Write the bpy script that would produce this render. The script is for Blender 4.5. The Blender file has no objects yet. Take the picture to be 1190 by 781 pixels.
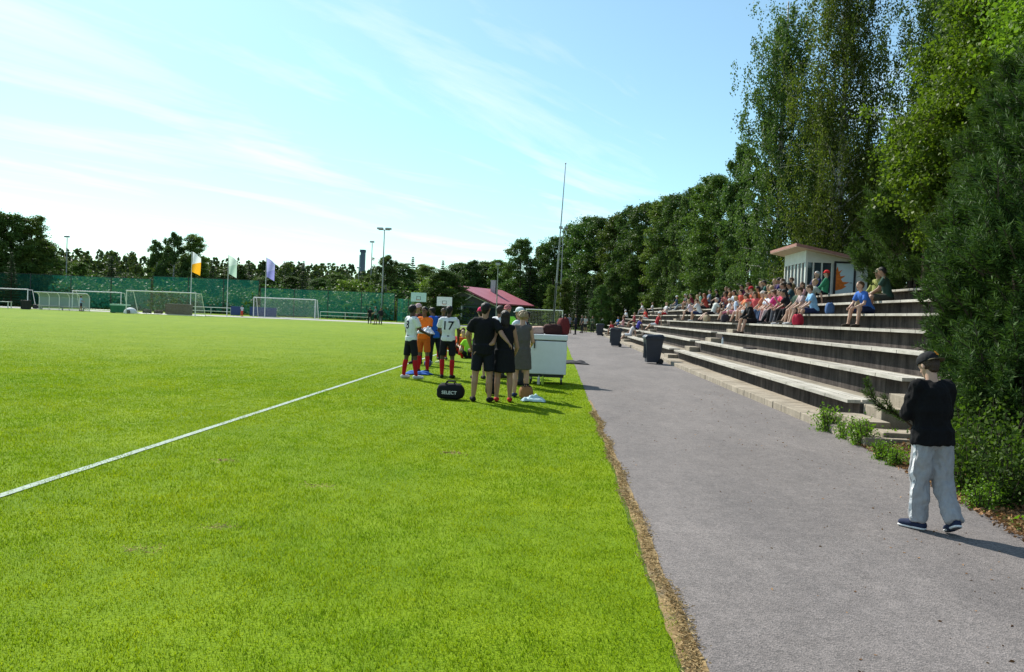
import bpy, bmesh, math, random
import numpy as np
from mathutils import Vector, Matrix, noise

random.seed(11)
rng = np.random.default_rng(11)
scene = bpy.context.scene
COL = scene.collection
rad = math.radians

# ------------------------------------------------------------------ camera
CAM_H = 1.62
F = 960.0; CX = 595.0; CY = 390.5
def _rx(a):
    return Matrix.Rotation(a, 3, 'X')
def _rz(a):
    return Matrix.Rotation(a, 3, 'Z')
CAM_R = _rz(rad(2.98)) @ _rx(math.pi/2 - rad(1.52)) @ _rz(rad(2.29))
cam_d = bpy.data.cameras.new("camera")
cam = bpy.data.objects.new("camera", cam_d)
COL.objects.link(cam)
cam.matrix_world = Matrix.Translation((0, 0, CAM_H)) @ CAM_R.to_4x4()
cam_d.sensor_width = 36.0
cam_d.lens = 36.0*F/1190.0
cam_d.clip_start = 0.05
cam_d.clip_end = 6000
scene.camera = cam

def ray(px, py):
    return CAM_R @ Vector(((px-CX)/F, -(py-CY)/F, -1.0))
def at(px, py, Y):
    """world point on the view line of a photo pixel at forward distance Y"""
    d = ray(px, py)
    return Vector((0, 0, CAM_H)) + d*(Y/d.y)
def gx(px, Y):
    """x on the ground at distance Y for a photo column"""
    py = 380.0
    for _ in range(4):
        p = at(px, py, Y); py += (p.z)*F/Y
    return at(px, py, Y).x

# ------------------------------------------------------------------ tagging
def tag(o, label=None, cat=None, group=None, kind=None):
    if label: o['label'] = label
    if cat: o['category'] = cat
    if group: o['group'] = group
    if kind: o['kind'] = kind
    return o
def empty(name, loc=(0, 0, 0), rz=0.0, label=None, cat=None, group=None):
    o = bpy.data.objects.new(name, None)
    COL.objects.link(o)
    o.location = loc; o.rotation_euler = (0, 0, rz)
    o.empty_display_size = 0.2
    return tag(o, label, cat, group)
def link(name, me, parent=None, loc=None, rz=None):
    o = bpy.data.objects.new(name, me)
    COL.objects.link(o)
    if parent: o.parent = parent
    if loc is not None: o.location = loc
    if rz is not None: o.rotation_euler = (0, 0, rz)
    return o
def copy_tree(o, parent=None):
    c = o.copy(); COL.objects.link(c)
    c.parent = parent
    for ch in list(o.children):
        copy_tree(ch, c)
    return c

# ------------------------------------------------------------------ materials
def nd(nt, t, **kw):
    n = nt.nodes.new(t)
    for k, v in kw.items():
        setattr(n, k, v)
    return n
def base_mat(name):
    m = bpy.data.materials.new(name); m.use_nodes = True
    nt = m.node_tree
    b = nt.nodes['Principled BSDF']
    return m, nt, b
def c4(c):
    return (c[0], c[1], c[2], 1.0)
def mat(name, c, rough=0.6, metal=0.0, var=0.12, scale=6.0, bump=0.0, spec=0.4, bscale=None):
    """plain material with procedural mottling in object space"""
    m, nt, b = base_mat(name)
    L = nt.links.new
    b.inputs['Roughness'].default_value = rough
    b.inputs['Metallic'].default_value = metal
    b.inputs['Specular IOR Level'].default_value = spec
    tc = nd(nt, 'ShaderNodeTexCoord')
    n = nd(nt, 'ShaderNodeTexNoise'); n.inputs['Scale'].default_value = scale
    n.inputs['Detail'].default_value = 5; n.inputs['Roughness'].default_value = 0.62
    L(tc.outputs['Object'], n.inputs['Vector'])
    r = nd(nt, 'ShaderNodeValToRGB')
    r.color_ramp.elements[0].position = 0.3; r.color_ramp.elements[1].position = 0.72
    r.color_ramp.elements[0].color = c4([x*(1-var) for x in c])
    r.color_ramp.elements[1].color = c4([min(1, x*(1+var)) for x in c])
    L(n.outputs['Fac'], r.inputs['Fac'])
    L(r.outputs['Color'], b.inputs['Base Color'])
    if bump:
        n2 = nd(nt, 'ShaderNodeTexNoise'); n2.inputs['Scale'].default_value = bscale or scale*5
        n2.inputs['Detail'].default_value = 4
        L(tc.outputs['Object'], n2.inputs['Vector'])
        bp = nd(nt, 'ShaderNodeBump'); bp.inputs['Strength'].default_value = bump
        bp.inputs['Distance'].default_value = 0.02
        L(n2.outputs['Fac'], bp.inputs['Height']); L(bp.outputs['Normal'], b.inputs['Normal'])
    return m
_mc = {}
def cloth(c, rough=0.85):
    k = ('cloth', tuple(round(x, 3) for x in c))
    if k not in _mc:
        _mc[k] = mat('cloth', c, rough, var=0.10, scale=25, bump=0.15, spec=0.15, bscale=90)
    return _mc[k]
def skin(c):
    k = ('skin', tuple(c))
    if k not in _mc:
        _mc[k] = mat('skin', c, 0.5, var=0.08, scale=14, spec=0.35)
    return _mc[k]
def hairm(c):
    k = ('hair', tuple(c))
    if k not in _mc:
        _mc[k] = mat('hair', c, 0.55, var=0.35, scale=45, bump=0.6, spec=0.3, bscale=70)
    return _mc[k]

def leaf_mat(name, c_dark, c_light, trans=0.45, rough=0.55, spec=0.25, tr_tint=(1.05, 1.2, 0.5), vary=0.0):
    m = bpy.data.materials.new(name); m.use_nodes = True
    nt = m.node_tree; L = nt.links.new
    b = nt.nodes['Principled BSDF']; out = nt.nodes['Material Output']
    g = nd(nt, 'ShaderNodeNewGeometry')
    r = nd(nt, 'ShaderNodeValToRGB')
    r.color_ramp.elements[0].color = c4(c_dark); r.color_ramp.elements[1].color = c4(c_light)
    L(g.outputs['Random Per Island'], r.inputs['Fac'])
    colr = r.outputs['Color']
    if vary:      # every tree has a tone of its own
        oi = nd(nt, 'ShaderNodeObjectInfo'); hs = nd(nt, 'ShaderNodeHueSaturation')
        for sock, a_, b_, mul in (('Value', 1-vary, 1+vary, 1.0), ('Hue', .482, .512, 7.31)):
            ml = nd(nt, 'ShaderNodeMath', operation='MULTIPLY'); ml.inputs[1].default_value = mul; L(oi.outputs['Random'], ml.inputs[0])
            fr_ = nd(nt, 'ShaderNodeMath', operation='FRACT'); L(ml.outputs[0], fr_.inputs[0])
            mr_ = nd(nt, 'ShaderNodeMapRange'); mr_.inputs['To Min'].default_value = a_; mr_.inputs['To Max'].default_value = b_
            L(fr_.outputs[0], mr_.inputs['Value']); L(mr_.outputs[0], hs.inputs[sock])
        L(colr, hs.inputs['Color']); colr = hs.outputs['Color']
    L(colr, b.inputs['Base Color'])
    b.inputs['Roughness'].default_value = rough
    b.inputs['Specular IOR Level'].default_value = spec
    t = nd(nt, 'ShaderNodeBsdfTranslucent')
    mx = nd(nt, 'ShaderNodeMix', data_type='RGBA', blend_type='MULTIPLY'); mx.inputs['Factor'].default_value = 1
    L(colr, mx.inputs['A']); mx.inputs['B'].default_value = c4(tr_tint)
    L(mx.outputs['Result'], t.inputs['Color'])
    ms = nd(nt, 'ShaderNodeMixShader'); ms.inputs[0].default_value = trans
    L(b.outputs[0], ms.inputs[1]); L(t.outputs[0], ms.inputs[2]); L(ms.outputs[0], out.inputs['Surface'])
    return m

# ------------------------------------------------------------------ mesh builder
class MB:
    def __init__(s):
        s.v = []; s.f = []; s.m = []
    def add(s, vs, fs, mi=0):
        o = len(s.v); s.v.extend([tuple(v) for v in vs])
        s.f.extend([tuple(i+o for i in f) for f in fs]); s.m.extend([mi]*len(fs))
        return s
    def box(s, x0, x1, y0, y1, z0, z1, mi=0, top=None):
        vs = [(x0,y0,z0),(x1,y0,z0),(x1,y1,z0),(x0,y1,z0),(x0,y0,z1),(x1,y0,z1),(x1,y1,z1),(x0,y1,z1)]
        fs = [(3,2,1,0),(4,5,6,7),(0,1,5,4),(1,2,6,5),(2,3,7,6),(3,0,4,7)]
        s.add(vs, fs, mi)
        if top is not None: s.m[-5] = top
        return s
    def tube(s, pts, rr, n=8, mi=0, cap=True):
        pts = [Vector(p) for p in pts]
        if not hasattr(rr, '__len__'): rr = [rr]*len(pts)
        vs = []; fs = []
        px = None
        for i, p in enumerate(pts):
            d = (pts[min(i+1, len(pts)-1)] - pts[max(i-1, 0)])
            if d.length < 1e-9: d = Vector((0,0,1))
            d.normalize()
            if px is None:
                px = d.orthogonal().normalized()
            else:
                px = px - d*px.dot(d)
                px = px.normalized() if px.length > 1e-6 else d.orthogonal().normalized()
            py = d.cross(px)
            for k in range(n):
                a = 2*math.pi*k/n
                vs.append(p + (px*math.cos(a) + py*math.sin(a))*rr[i])
        for i in range(len(pts)-1):
            for k in range(n):
                a = i*n+k; b = i*n+(k+1) % n
                fs.append((a, b, b+n, a+n))
        if cap:
            fs.append(tuple(range(n-1, -1, -1)))
            fs.append(tuple(range((len(pts)-1)*n, len(pts)*n)))
        return s.add(vs, fs, mi)
    def bar(s, p, q, w, h=None, mi=0):
        """square bar from p to q"""
        h = h or w
        p = Vector(p); q = Vector(q); d = (q-p).normalized()
        up = Vector((0,0,1)) if abs(d.z) < 0.95 else Vector((0,1,0))
        x = d.cross(up).normalized(); y = x.cross(d)
        vs = []
        for c in (p, q):
            for a, b in ((-1,-1),(1,-1),(1,1),(-1,1)):
                vs.append(c + x*a*w/2 + y*b*h/2)
        return s.add(vs, [(3,2,1,0),(4,5,6,7),(0,1,5,4),(1,2,6,5),(2,3,7,6),(3,0,4,7)], mi)
    def prism(s, poly, y0, y1, mi=0):
        """polygon in xz extruded along y"""
        n = len(poly)
        vs = [(x, y0, z) for x, z in poly] + [(x, y1, z) for x, z in poly]
        fs = [tuple(range(n)), tuple(range(2*n-1, n-1, -1))]
        for i in range(n):
            j = (i+1) % n
            fs.append((i, i+n, j+n, j))
        return s.add(vs, fs, mi)
    def sphere(s, c, r, n=10, sc=(1,1,1), mi=0):
        vs = []; fs = []
        m = n//2
        for i in range(m+1):
            t = math.pi*i/m
            for k in range(n):
                a = 2*math.pi*k/n
                vs.append((c[0]+r*sc[0]*math.sin(t)*math.cos(a), c[1]+r*sc[1]*math.sin(t)*math.sin(a), c[2]+r*sc[2]*math.cos(t)))
        for i in range(m):
            for k in range(n):
                a = i*n+k; b = i*n+(k+1) % n
                fs.append((a, a+n, b+n, b))
        return s.add(vs, fs, mi)
    def mesh(s, name, mats, smooth=False):
        me = bpy.data.meshes.new(name)
        me.from_pydata(s.v, [], s.f)
        if not isinstance(mats, (list, tuple)): mats = [mats]
        for m in mats: me.materials.append(m)
        if len(mats) > 1: me.polygons.foreach_set('material_index', s.m)
        bm = bmesh.new(); bm.from_mesh(me)
        bmesh.ops.recalc_face_normals(bm, faces=bm.faces)
        bm.to_mesh(me); bm.free()
        if smooth: me.shade_smooth()
        me.update()
        return me
    def build(s, name, mats, parent=None, loc=None, rz=None, bevel=0, smooth=False):
        o = link(name, s.mesh(name, mats, smooth), parent, loc, rz)
        if bevel:
            bv = o.modifiers.new('bevel', 'BEVEL'); bv.width = bevel; bv.segments = 2; bv.limit_method = 'ANGLE'
        return o

def np_mesh(name, V, Fq, mats):
    """fast mesh from numpy: Fq (M,k) face indices with constant k"""
    V = np.asarray(V, dtype=np.float32); Fq = np.asarray(Fq, dtype=np.int32)
    me = bpy.data.meshes.new(name)
    k = Fq.shape[1]; M = len(Fq)
    me.vertices.add(len(V)); me.vertices.foreach_set('co', V.ravel())
    me.loops.add(M*k); me.loops.foreach_set('vertex_index', Fq.ravel())
    me.polygons.add(M)
    me.polygons.foreach_set('loop_start', np.arange(0, M*k, k, dtype=np.int32))
    me.polygons.foreach_set('loop_total', np.full(M, k, dtype=np.int32))
    if not isinstance(mats, (list, tuple)): mats = [mats]
    for m in mats: me.materials.append(m)
    me.update(calc_edges=True); me.validate()
    return me
def unit(a):
    return a/np.maximum(np.linalg.norm(a, axis=-1, keepdims=True), 1e-9)
def leaf_arrays(C, D, Ln, W):
    """rhombic leaves: centres C, long axes D, lengths, widths"""
    N = len(C)
    D = unit(D)
    S = unit(np.cross(D, rng.normal(size=(N, 3))))
    up = np.cross(S, D)
    Ln = np.broadcast_to(np.asarray(Ln, float), (N,))[:, None]; W = np.broadcast_to(np.asarray(W, float), (N,))[:, None]
    fold = rng.uniform(-0.25, 0.25, (N, 1))*Ln
    V = np.stack([C - D*Ln/2 - up*fold*0.4, C + S*W/2 + up*fold*0.3, C + D*Ln/2 - up*fold*0.5, C - S*W/2 + up*fold*0.3], axis=1).reshape(-1, 3)
    Fq = np.arange(4*N).reshape(N, 4)
    return V, Fq
def leaf_obj(name, C, D, Ln, W, m, parent=None):
    V, Fq = leaf_arrays(C, D, Ln, W)
    return link(name, np_mesh(name, V, Fq, m), parent)

# ------------------------------------------------------------------ sun and sky
SUN_AZ = rad(38); SUN_EL = rad(43)      # the sun stands ahead, over the field
sdir = Vector((-math.sin(SUN_AZ)*math.cos(SUN_EL), math.cos(SUN_AZ)*math.cos(SUN_EL), math.sin(SUN_EL)))
sl = bpy.data.lights.new("sun", 'SUN'); sl.energy = 5.0; sl.angle = rad(0.5); sl.color = (1.0, 0.955, 0.87)
so = bpy.data.objects.new("sun", sl); COL.objects.link(so)
so.rotation_euler = sdir.to_track_quat('Z', 'Y').to_euler(); so.location = sdir*200

w = bpy.data.worlds.new("World"); scene.world = w; w.use_nodes = True
nt = w.node_tree; L = nt.links.new
bg = nt.nodes['Background']
sky = nd(nt, 'ShaderNodeTexSky'); sky.sky_type = 'NISHITA'; sky.sun_disc = False
sky.sun_elevation = SUN_EL; sky.sun_rotation = -SUN_AZ
sky.altitude = 0; sky.air_density = 1.0; sky.dust_density = 0.6; sky.ozone_density = 1.4
tint = nd(nt, 'ShaderNodeMix', data_type='RGBA', blend_type='MULTIPLY'); tint.inputs['Factor'].default_value = 1
tint.inputs['B'].default_value = (0.70, 1.0, 1.0, 1)
L(sky.outputs[0], tint.inputs['A'])
# cirrus: noise on the plane of the cloud layer
tc = nd(nt, 'ShaderNodeTexCoord')
sep = nd(nt, 'ShaderNodeSeparateXYZ'); L(tc.outputs['Generated'], sep.inputs[0])
mz = nd(nt, 'ShaderNodeMath', operation='MAXIMUM'); mz.inputs[1].default_value = 0.03; L(sep.outputs['Z'], mz.inputs[0])
def dv(a, b):
    n = nd(nt, 'ShaderNodeMath', operation='DIVIDE'); L(a, n.inputs[0]); L(b, n.inputs[1]); return n.outputs[0]
cmb = nd(nt, 'ShaderNodeCombineXYZ'); L(dv(sep.outputs['X'], mz.outputs[0]), cmb.inputs[0]); L(dv(sep.outputs['Y'], mz.outputs[0]), cmb.inputs[1])
mp0 = nd(nt, 'ShaderNodeMapping'); mp0.inputs['Rotation'].default_value = (0, 0, rad(22))
mp = nd(nt, 'ShaderNodeMapping'); mp.inputs['Scale'].default_value = (0.95, 0.24, 1)
mp.inputs['Location'].default_value = (1.7, 0.35, 0)
L(cmb.outputs[0], mp0.inputs['Vector']); L(mp0.outputs[0], mp.inputs['Vector'])
n1 = nd(nt, 'ShaderNodeTexNoise'); n1.inputs['Scale'].default_value = 1.15; n1.inputs['Detail'].default_value = 9
n1.inputs['Roughness'].default_value = 0.60; n1.inputs['Distortion'].default_value = 0.5
L(mp.outputs[0], n1.inputs['Vector'])
cr = nd(nt, 'ShaderNodeValToRGB')
cr.color_ramp.elements[0].position = 0.49; cr.color_ramp.elements[0].color = (0.10, 0.10, 0.10, 1)
cr.color_ramp.elements[1].position = 0.74; cr.color_ramp.elements[1].color = (0.8, 0.8, 0.8, 1)
L(n1.outputs['Fac'], cr.inputs['Fac'])
cmix = nd(nt, 'ShaderNodeMix', data_type='RGBA'); L(cr.outputs['Color'], cmix.inputs['Factor'])
L(tint.outputs['Result'], cmix.inputs['A']); cmix.inputs['B'].default_value = (6.9, 7.3, 7.6, 1)
L(cmix.outputs['Result'], bg.inputs['Color'])
bg.inputs['Strength'].default_value = 0.112

vs = scene.view_settings
vs.view_transform = 'Standard'; vs.look = 'None'; vs.gamma = 1.0; vs.use_curve_mapping = False
vs.exposure = 0.55
cy = scene.cycles
cy.max_bounces = 6; cy.diffuse_bounces = 3; cy.glossy_bounces = 2; cy.transmission_bounces = 4; cy.transparent_max_bounces = 16
# ------------------------------------------------------------------ ground
def noise_mix(nt, vec, scale, c1, c2, p0=0.35, p1=0.65, detail=5, rough=0.6):
    n = nd(nt, 'ShaderNodeTexNoise'); n.inputs['Scale'].default_value = scale; n.inputs['Detail'].default_value = detail
    n.inputs['Roughness'].default_value = rough
    nt.links.new(vec, n.inputs['Vector'])
    r = nd(nt, 'ShaderNodeValToRGB'); r.color_ramp.elements[0].position = p0; r.color_ramp.elements[1].position = p1
    r.color_ramp.elements[0].color = c4(c1); r.color_ramp.elements[1].color = c4(c2)
    nt.links.new(n.outputs['Fac'], r.inputs['Fac'])
    return r.outputs['Color'], n.outputs['Fac']
def mixc(nt, a, b, fac=0.5, blend='MIX'):
    m = nd(nt, 'ShaderNodeMix', data_type='RGBA', blend_type=blend)
    if hasattr(fac, 'is_linked') or hasattr(fac, 'node'): nt.links.new(fac, m.inputs['Factor'])
    else: m.inputs['Factor'].default_value = fac
    nt.links.new(a, m.inputs['A'])
    if isinstance(b, tuple): m.inputs['B'].default_value = c4(b)
    else: nt.links.new(b, m.inputs['B'])
    return m.outputs['Result']

def m_lawn():
    m, nt, b = base_mat('lawn_grass'); L = nt.links.new
    tc = nd(nt, 'ShaderNodeTexCoord')
    v = tc.outputs['Object']
    big, _ = noise_mix(nt, v, 0.10, (0.150, 0.245, 0.004), (0.200, 0.275, 0.007), 0.3, 0.7)
    med, _ = noise_mix(nt, v, 0.9, (0.66, 0.76, 0.66), (1.14, 1.08, 1.0), 0.28, 0.72, 6)
    fine, ff = noise_mix(nt, v, 55, (0.6, 0.68, 0.6), (1.25, 1.2, 1.1), 0.3, 0.7, 3)
    dry, df = noise_mix(nt, v, 0.75, (0, 0, 0), (1, 1, 1), 0.69, 0.76, 7, 0.7)
    c = mixc(nt, big, med, 1.0, 'MULTIPLY'); c = mixc(nt, c, fine, 0.8, 'MULTIPLY')
    c = mixc(nt, c, (0.26, 0.22, 0.07), mixc(nt, dry, (0.0, 0.0, 0.0), 0.45))
    L(c, b.inputs['Base Color']); b.inputs['Roughness'].default_value = 0.9; b.inputs['Specular IOR Level'].default_value = 0.1
    bp = nd(nt, 'ShaderNodeBump'); bp.inputs['Strength'].default_value = 0.6; bp.inputs['Distance'].default_value = 0.03
    L(ff, bp.inputs['Height']); L(bp.outputs['Normal'], b.inputs['Normal'])
    return m
def m_asphalt():
    m, nt, b = base_mat('asphalt'); L = nt.links.new
    tc = nd(nt, 'ShaderNodeTexCoord'); v = tc.outputs['Object']
    mp = nd(nt, 'ShaderNodeMapping'); mp.inputs['Scale'].default_value = (1, 0.35, 1); L(v, mp.inputs['Vector'])
    big, _ = noise_mix(nt, mp.outputs[0], 0.5, (0.136, 0.124, 0.119), (0.184, 0.168, 0.161), 0.3, 0.7, 6)
    med, _ = noise_mix(nt, v, 6, (0.86, 0.86, 0.86), (1.1, 1.1, 1.1), 0.3, 0.7, 5)
    vo = nd(nt, 'ShaderNodeTexVoronoi'); vo.inputs['Scale'].default_value = 95; L(v, vo.inputs['Vector'])
    vr = nd(nt, 'ShaderNodeValToRGB'); vr.color_ramp.elements[0].color = (0.62, 0.62, 0.62, 1); vr.color_ramp.elements[1].color = (1.38, 1.34, 1.32, 1)
    sp = nd(nt, 'ShaderNodeSeparateColor'); L(vo.outputs['Color'], sp.inputs[0]); L(sp.outputs[0], vr.inputs['Fac'])
    spot, _ = noise_mix(nt, v, 2.1, (0, 0, 0), (1, 1, 1), 0.70, 0.74, 3)
    c = mixc(nt, big, med, 1, 'MULTIPLY'); c = mixc(nt, c, vr.outputs['Color'], 0.9, 'MULTIPLY')
    c = mixc(nt, c, (0.10, 0.094, 0.095), mixc(nt, spot, (0.0, 0.0, 0.0), 0.75))
    # hairline cracks and one old patch joint
    nv = nd(nt, 'ShaderNodeTexNoise'); nv.inputs['Scale'].default_value = 1.3; nv.inputs['Detail'].default_value = 6; L(v, nv.inputs['Vector'])
    vm = nd(nt, 'ShaderNodeVectorMath', operation='MULTIPLY_ADD'); vm.inputs[1].default_value = (.9, .9, .9); L(nv.outputs['Color'], vm.inputs[0]); L(v, vm.inputs[2])
    ve = nd(nt, 'ShaderNodeTexVoronoi'); ve.feature = 'DISTANCE_TO_EDGE'; ve.inputs['Scale'].default_value = .30; L(vm.outputs[0], ve.inputs['Vector'])
    lt = nd(nt, 'ShaderNodeMath', operation='LESS_THAN'); lt.inputs[1].default_value = .0014; L(ve.outputs['Distance'], lt.inputs[0])
    gate, _ = noise_mix(nt, v, .45, (0, 0, 0), (1, 1, 1), .57, .62, 3)
    c = mixc(nt, c, (.05, .045, .042), mixc(nt, gate, lt.outputs[0], 1.0, 'MULTIPLY'))
    wear, _ = noise_mix(nt, mp.outputs[0], 1.4, (.84, .84, .85), (1.12, 1.11, 1.10), .32, .68, 8, .7)
    c = mixc(nt, c, wear, 1, 'MULTIPLY')
    L(c, b.inputs['Base Color']); b.inputs['Roughness'].default_value = 0.85; b.inputs['Specular IOR Level'].default_value = 0.25
    bp = nd(nt, 'ShaderNodeBump'); bp.inputs['Strength'].default_value = 0.55; bp.inputs['Distance'].default_value = 0.008
    L(vo.outputs['Distance'], bp.inputs['Height']); L(bp.outputs['Normal'], b.inputs['Normal'])
    return m
def m_verge():
    m, nt, b = base_mat('dry_verge'); L = nt.links.new
    v = nd(nt, 'ShaderNodeTexCoord').outputs['Object']
    a, f = noise_mix(nt, v, 30, (0.16, 0.10, 0.045), (0.40, 0.29, 0.14), 0.3, 0.7, 6, 0.7)
    g, _ = noise_mix(nt, v, 2.5, (0, 0, 0), (1, 1, 1), 0.5, 0.62, 5)
    c = mixc(nt, a, (0.19, 0.17, 0.13), mixc(nt, g, (0.0, 0.0, 0.0), 0.4))
    L(c, b.inputs['Base Color']); b.inputs['Roughness'].default_value = 0.95; b.inputs['Specular IOR Level'].default_value = 0.1
    bp = nd(nt, 'ShaderNodeBump'); bp.inputs['Strength'].default_value = 0.8; bp.inputs['Distance'].default_value = 0.02
    L(f, bp.inputs['Height']); L(bp.outputs['Normal'], b.inputs['Normal'])
    return m
M_LAWN = m_lawn(); M_ASPH = m_asphalt(); M_VERGE = m_verge()
M_EARTH = mat('earth', (0.075, 0.066, 0.036), 0.95, var=0.5, scale=1.2, bump=0.8, spec=0.1, bscale=12)
M_PAINT = mat('line_paint', (0.36, 0.43, 0.36), 0.9, var=0.3, scale=22, bump=0.5, spec=0.1, bscale=70)
M_GRAVEL = mat('track_gravel', (0.36, 0.35, 0.33), 0.95, var=0.15, scale=0.4, spec=0.1)

g = MB(); g.add([(-3000, -200, 0), (3000, -200, 0), (3000, 5000, 0), (-3000, 5000, 0)], [(0, 1, 2, 3)])
tag(g.build('ground', mat('rough_ground', (0.10, 0.14, 0.03), 0.95, var=0.3, scale=0.05, spec=0.1)), kind='structure')
# playing field, with the wavering mown edge along the path
def edge_strip(xl, xr, y0, y1, z, amp, f, seed=0.0, step=0.08, jl=True, jr=True):
    ys = [y0]
    while ys[-1] < y1:
        ys.append(ys[-1] + step*max(1.0, ys[-1]/10.0))
    vs = []; fs = []
    for i, y in enumerate(ys):
        a = amp*(noise.noise((y*f, seed, 1.3)) + 0.6*noise.noise((y*f*4.3, seed, 7.7)))
        b_ = amp*(noise.noise((y*f, seed+9, 4.3)) + 0.6*noise.noise((y*f*4.3, seed+9, 2.7)))
        vs.append((xl(y) + (a if jl else 0), y, z)); vs.append((xr(y) + (b_ if jr else 0), y, z))
        if i:
            fs.append((2*i-2, 2*i-1, 2*i+1, 2*i))
    m_ = MB(); m_.add(vs, fs); return m_
PATH_L = lambda y: 0.76 if y < 88 else 0.76 - (y-88)*0.25
def PATH_R(y):
    if y < 11.5: return 3.3 + 0.95*min(1.0, max(0, (y-2.5)/9.0))
    return 4.30 if y < 88 else 4.30 - (y-88)*0.25
tag(edge_strip(lambda y: -80.0, lambda y: 0.64 + min(.07, max(0, (y-6)*.012)), -6, 90, 0.004, 0.05, 0.6, 3, jl=False).build('field', M_LAWN), kind='structure')
tag(edge_strip(lambda y: -90.0, lambda y: 0.6, 90, 135, 0.004, 0.0, 0.6, 3).build('lawn', M_LAWN), kind='structure')
tag(edge_strip(lambda y: PATH_L(y)-0.06, lambda y: PATH_R(y)+0.10, -6, 128, 0.008, 0.03, 0.8, 21, jr=False).build('path', M_ASPH), kind='structure')
tag(edge_strip(lambda y: 0.66 + max(0, (y-5))*.006, lambda y: 0.765 - max(0, (y-5))*.001, -6, 16, 0.012, 0.026, 1.1, 40).build('path_verge', M_VERGE), kind='structure')
t = MB(); t.add([(-95, 92.5, 0.009), (-4, 92.5, 0.009), (-4, 101, 0.009), (-95, 101, 0.009)], [(0, 1, 2, 3)])
tag(t.build('track', M_GRAVEL), kind='structure')
# touchline and goal line
ln = MB()
ys = np.arange(-4, 87, 0.25)
vs_ = []; fs_ = []
for i, y in enumerate(ys):
    j1 = 0.008*noise.noise((y*5, 0, 0)); j2 = 0.008*noise.noise((y*5, 3, 0))
    vs_ += [(-4.41+j1, y, 0.012), (-4.32+j2, y, 0.012)]
    if i: fs_.append((2*i-2, 2*i-1, 2*i+1, 2*i))
ln.add(vs_, fs_)
ln.box(-76, -4.42, 86.5, 86.62, 0.004, 0.010)
tag(ln.build('touchline_marking', M_PAINT), kind='structure')

# the slope that carries the stand and the wood
def hill_z(x, y):
    z = 0.44*(x-4.95)
    if y < 12: z = 0.30*max(0, x-3.9-0.03*y) + 0.0
    z = min(z, 2.72)
    if x > 13.5: z = 2.72 + (x-13.5)*0.16
    if x > 40: z = 2.72 + 26.5*0.16 + (x-40)*0.03
    k = 1.0 if y < 92 else max(0.0, 1-(y-92)/30.0)
    return z*k + 0.06*noise.noise((x*0.7, y*0.7, 0)) - 0.03
xs = list(np.concatenate([np.arange(3.6, 14, 0.4), np.arange(14, 40, 2.0), np.arange(40, 160, 12.0)]))
yy = list(np.concatenate([np.arange(-12, 12.5, 0.5), np.arange(13, 130, 3.0), np.arange(130, 220, 15)]))
h = MB(); vs_ = []; fs_ = []
for j, y in enumerate(yy):
    for i, x in enumerate(xs):
        vs_.append((x if not (y < 12 and i == 0) else PATH_R(y)+0.02, y, hill_z(x, y) if i else -0.05))
        if i and j:
            n = len(xs); fs_.append(((j-1)*n+i-1, (j-1)*n+i, j*n+i, j*n+i-1))
h.add(vs_, fs_)
tag(h.build('hill', M_EARTH, smooth=True), kind='structure')

# ------------------------------------------------------------------ grass blades on the near lawn
M_BLADE = leaf_mat('grass_blade', (0.102, 0.228, 0.005), (0.208, 0.350, 0.012), trans=0.52, rough=0.6, spec=0.15, tr_tint=(1.4, 1.15, 0.5))
def patchy(m):
    """soft worn and lush patches across the turf"""
    nt = m.node_tree; L = nt.links.new
    v = nd(nt, 'ShaderNodeTexCoord').outputs['Object']
    ramp = [n for n in nt.nodes if n.bl_idname == 'ShaderNodeValToRGB'][0]
    a, _ = noise_mix(nt, v, 0.55, (0.74, 0.86, 0.9), (1.25, 1.08, 1.0), 0.34, 0.66, 7, 0.65)
    b2, _ = noise_mix(nt, v, 4.5, (0.80, 0.86, 0.9), (1.16, 1.08, 1.0), 0.32, 0.68, 5, 0.6)
    d, _ = noise_mix(nt, v, 1.7, (0, 0, 0), (1, 1, 1), 0.67, 0.74, 6, 0.7)
    c = mixc(nt, ramp.outputs['Color'], a, 1.0, 'MULTIPLY'); c = mixc(nt, c, b2, 1.0, 'MULTIPLY')
    c = mixc(nt, c, (0.27, 0.24, 0.09), mixc(nt, d, (0., 0., 0.), .5))
    for l in list(ramp.outputs['Color'].links):
        s_ = l.to_socket
        if l.to_node != c.node and not s_.node.name == '' and s_.node.type in ('BSDF_PRINCIPLED',) : L(c, s_)
    for n in nt.nodes:
        if n.type == 'BSDF_TRANSLUCENT':
            src = n.inputs['Color'].links[0].from_node; L(c, src.inputs['A'])
patchy(M_BLADE)
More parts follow.
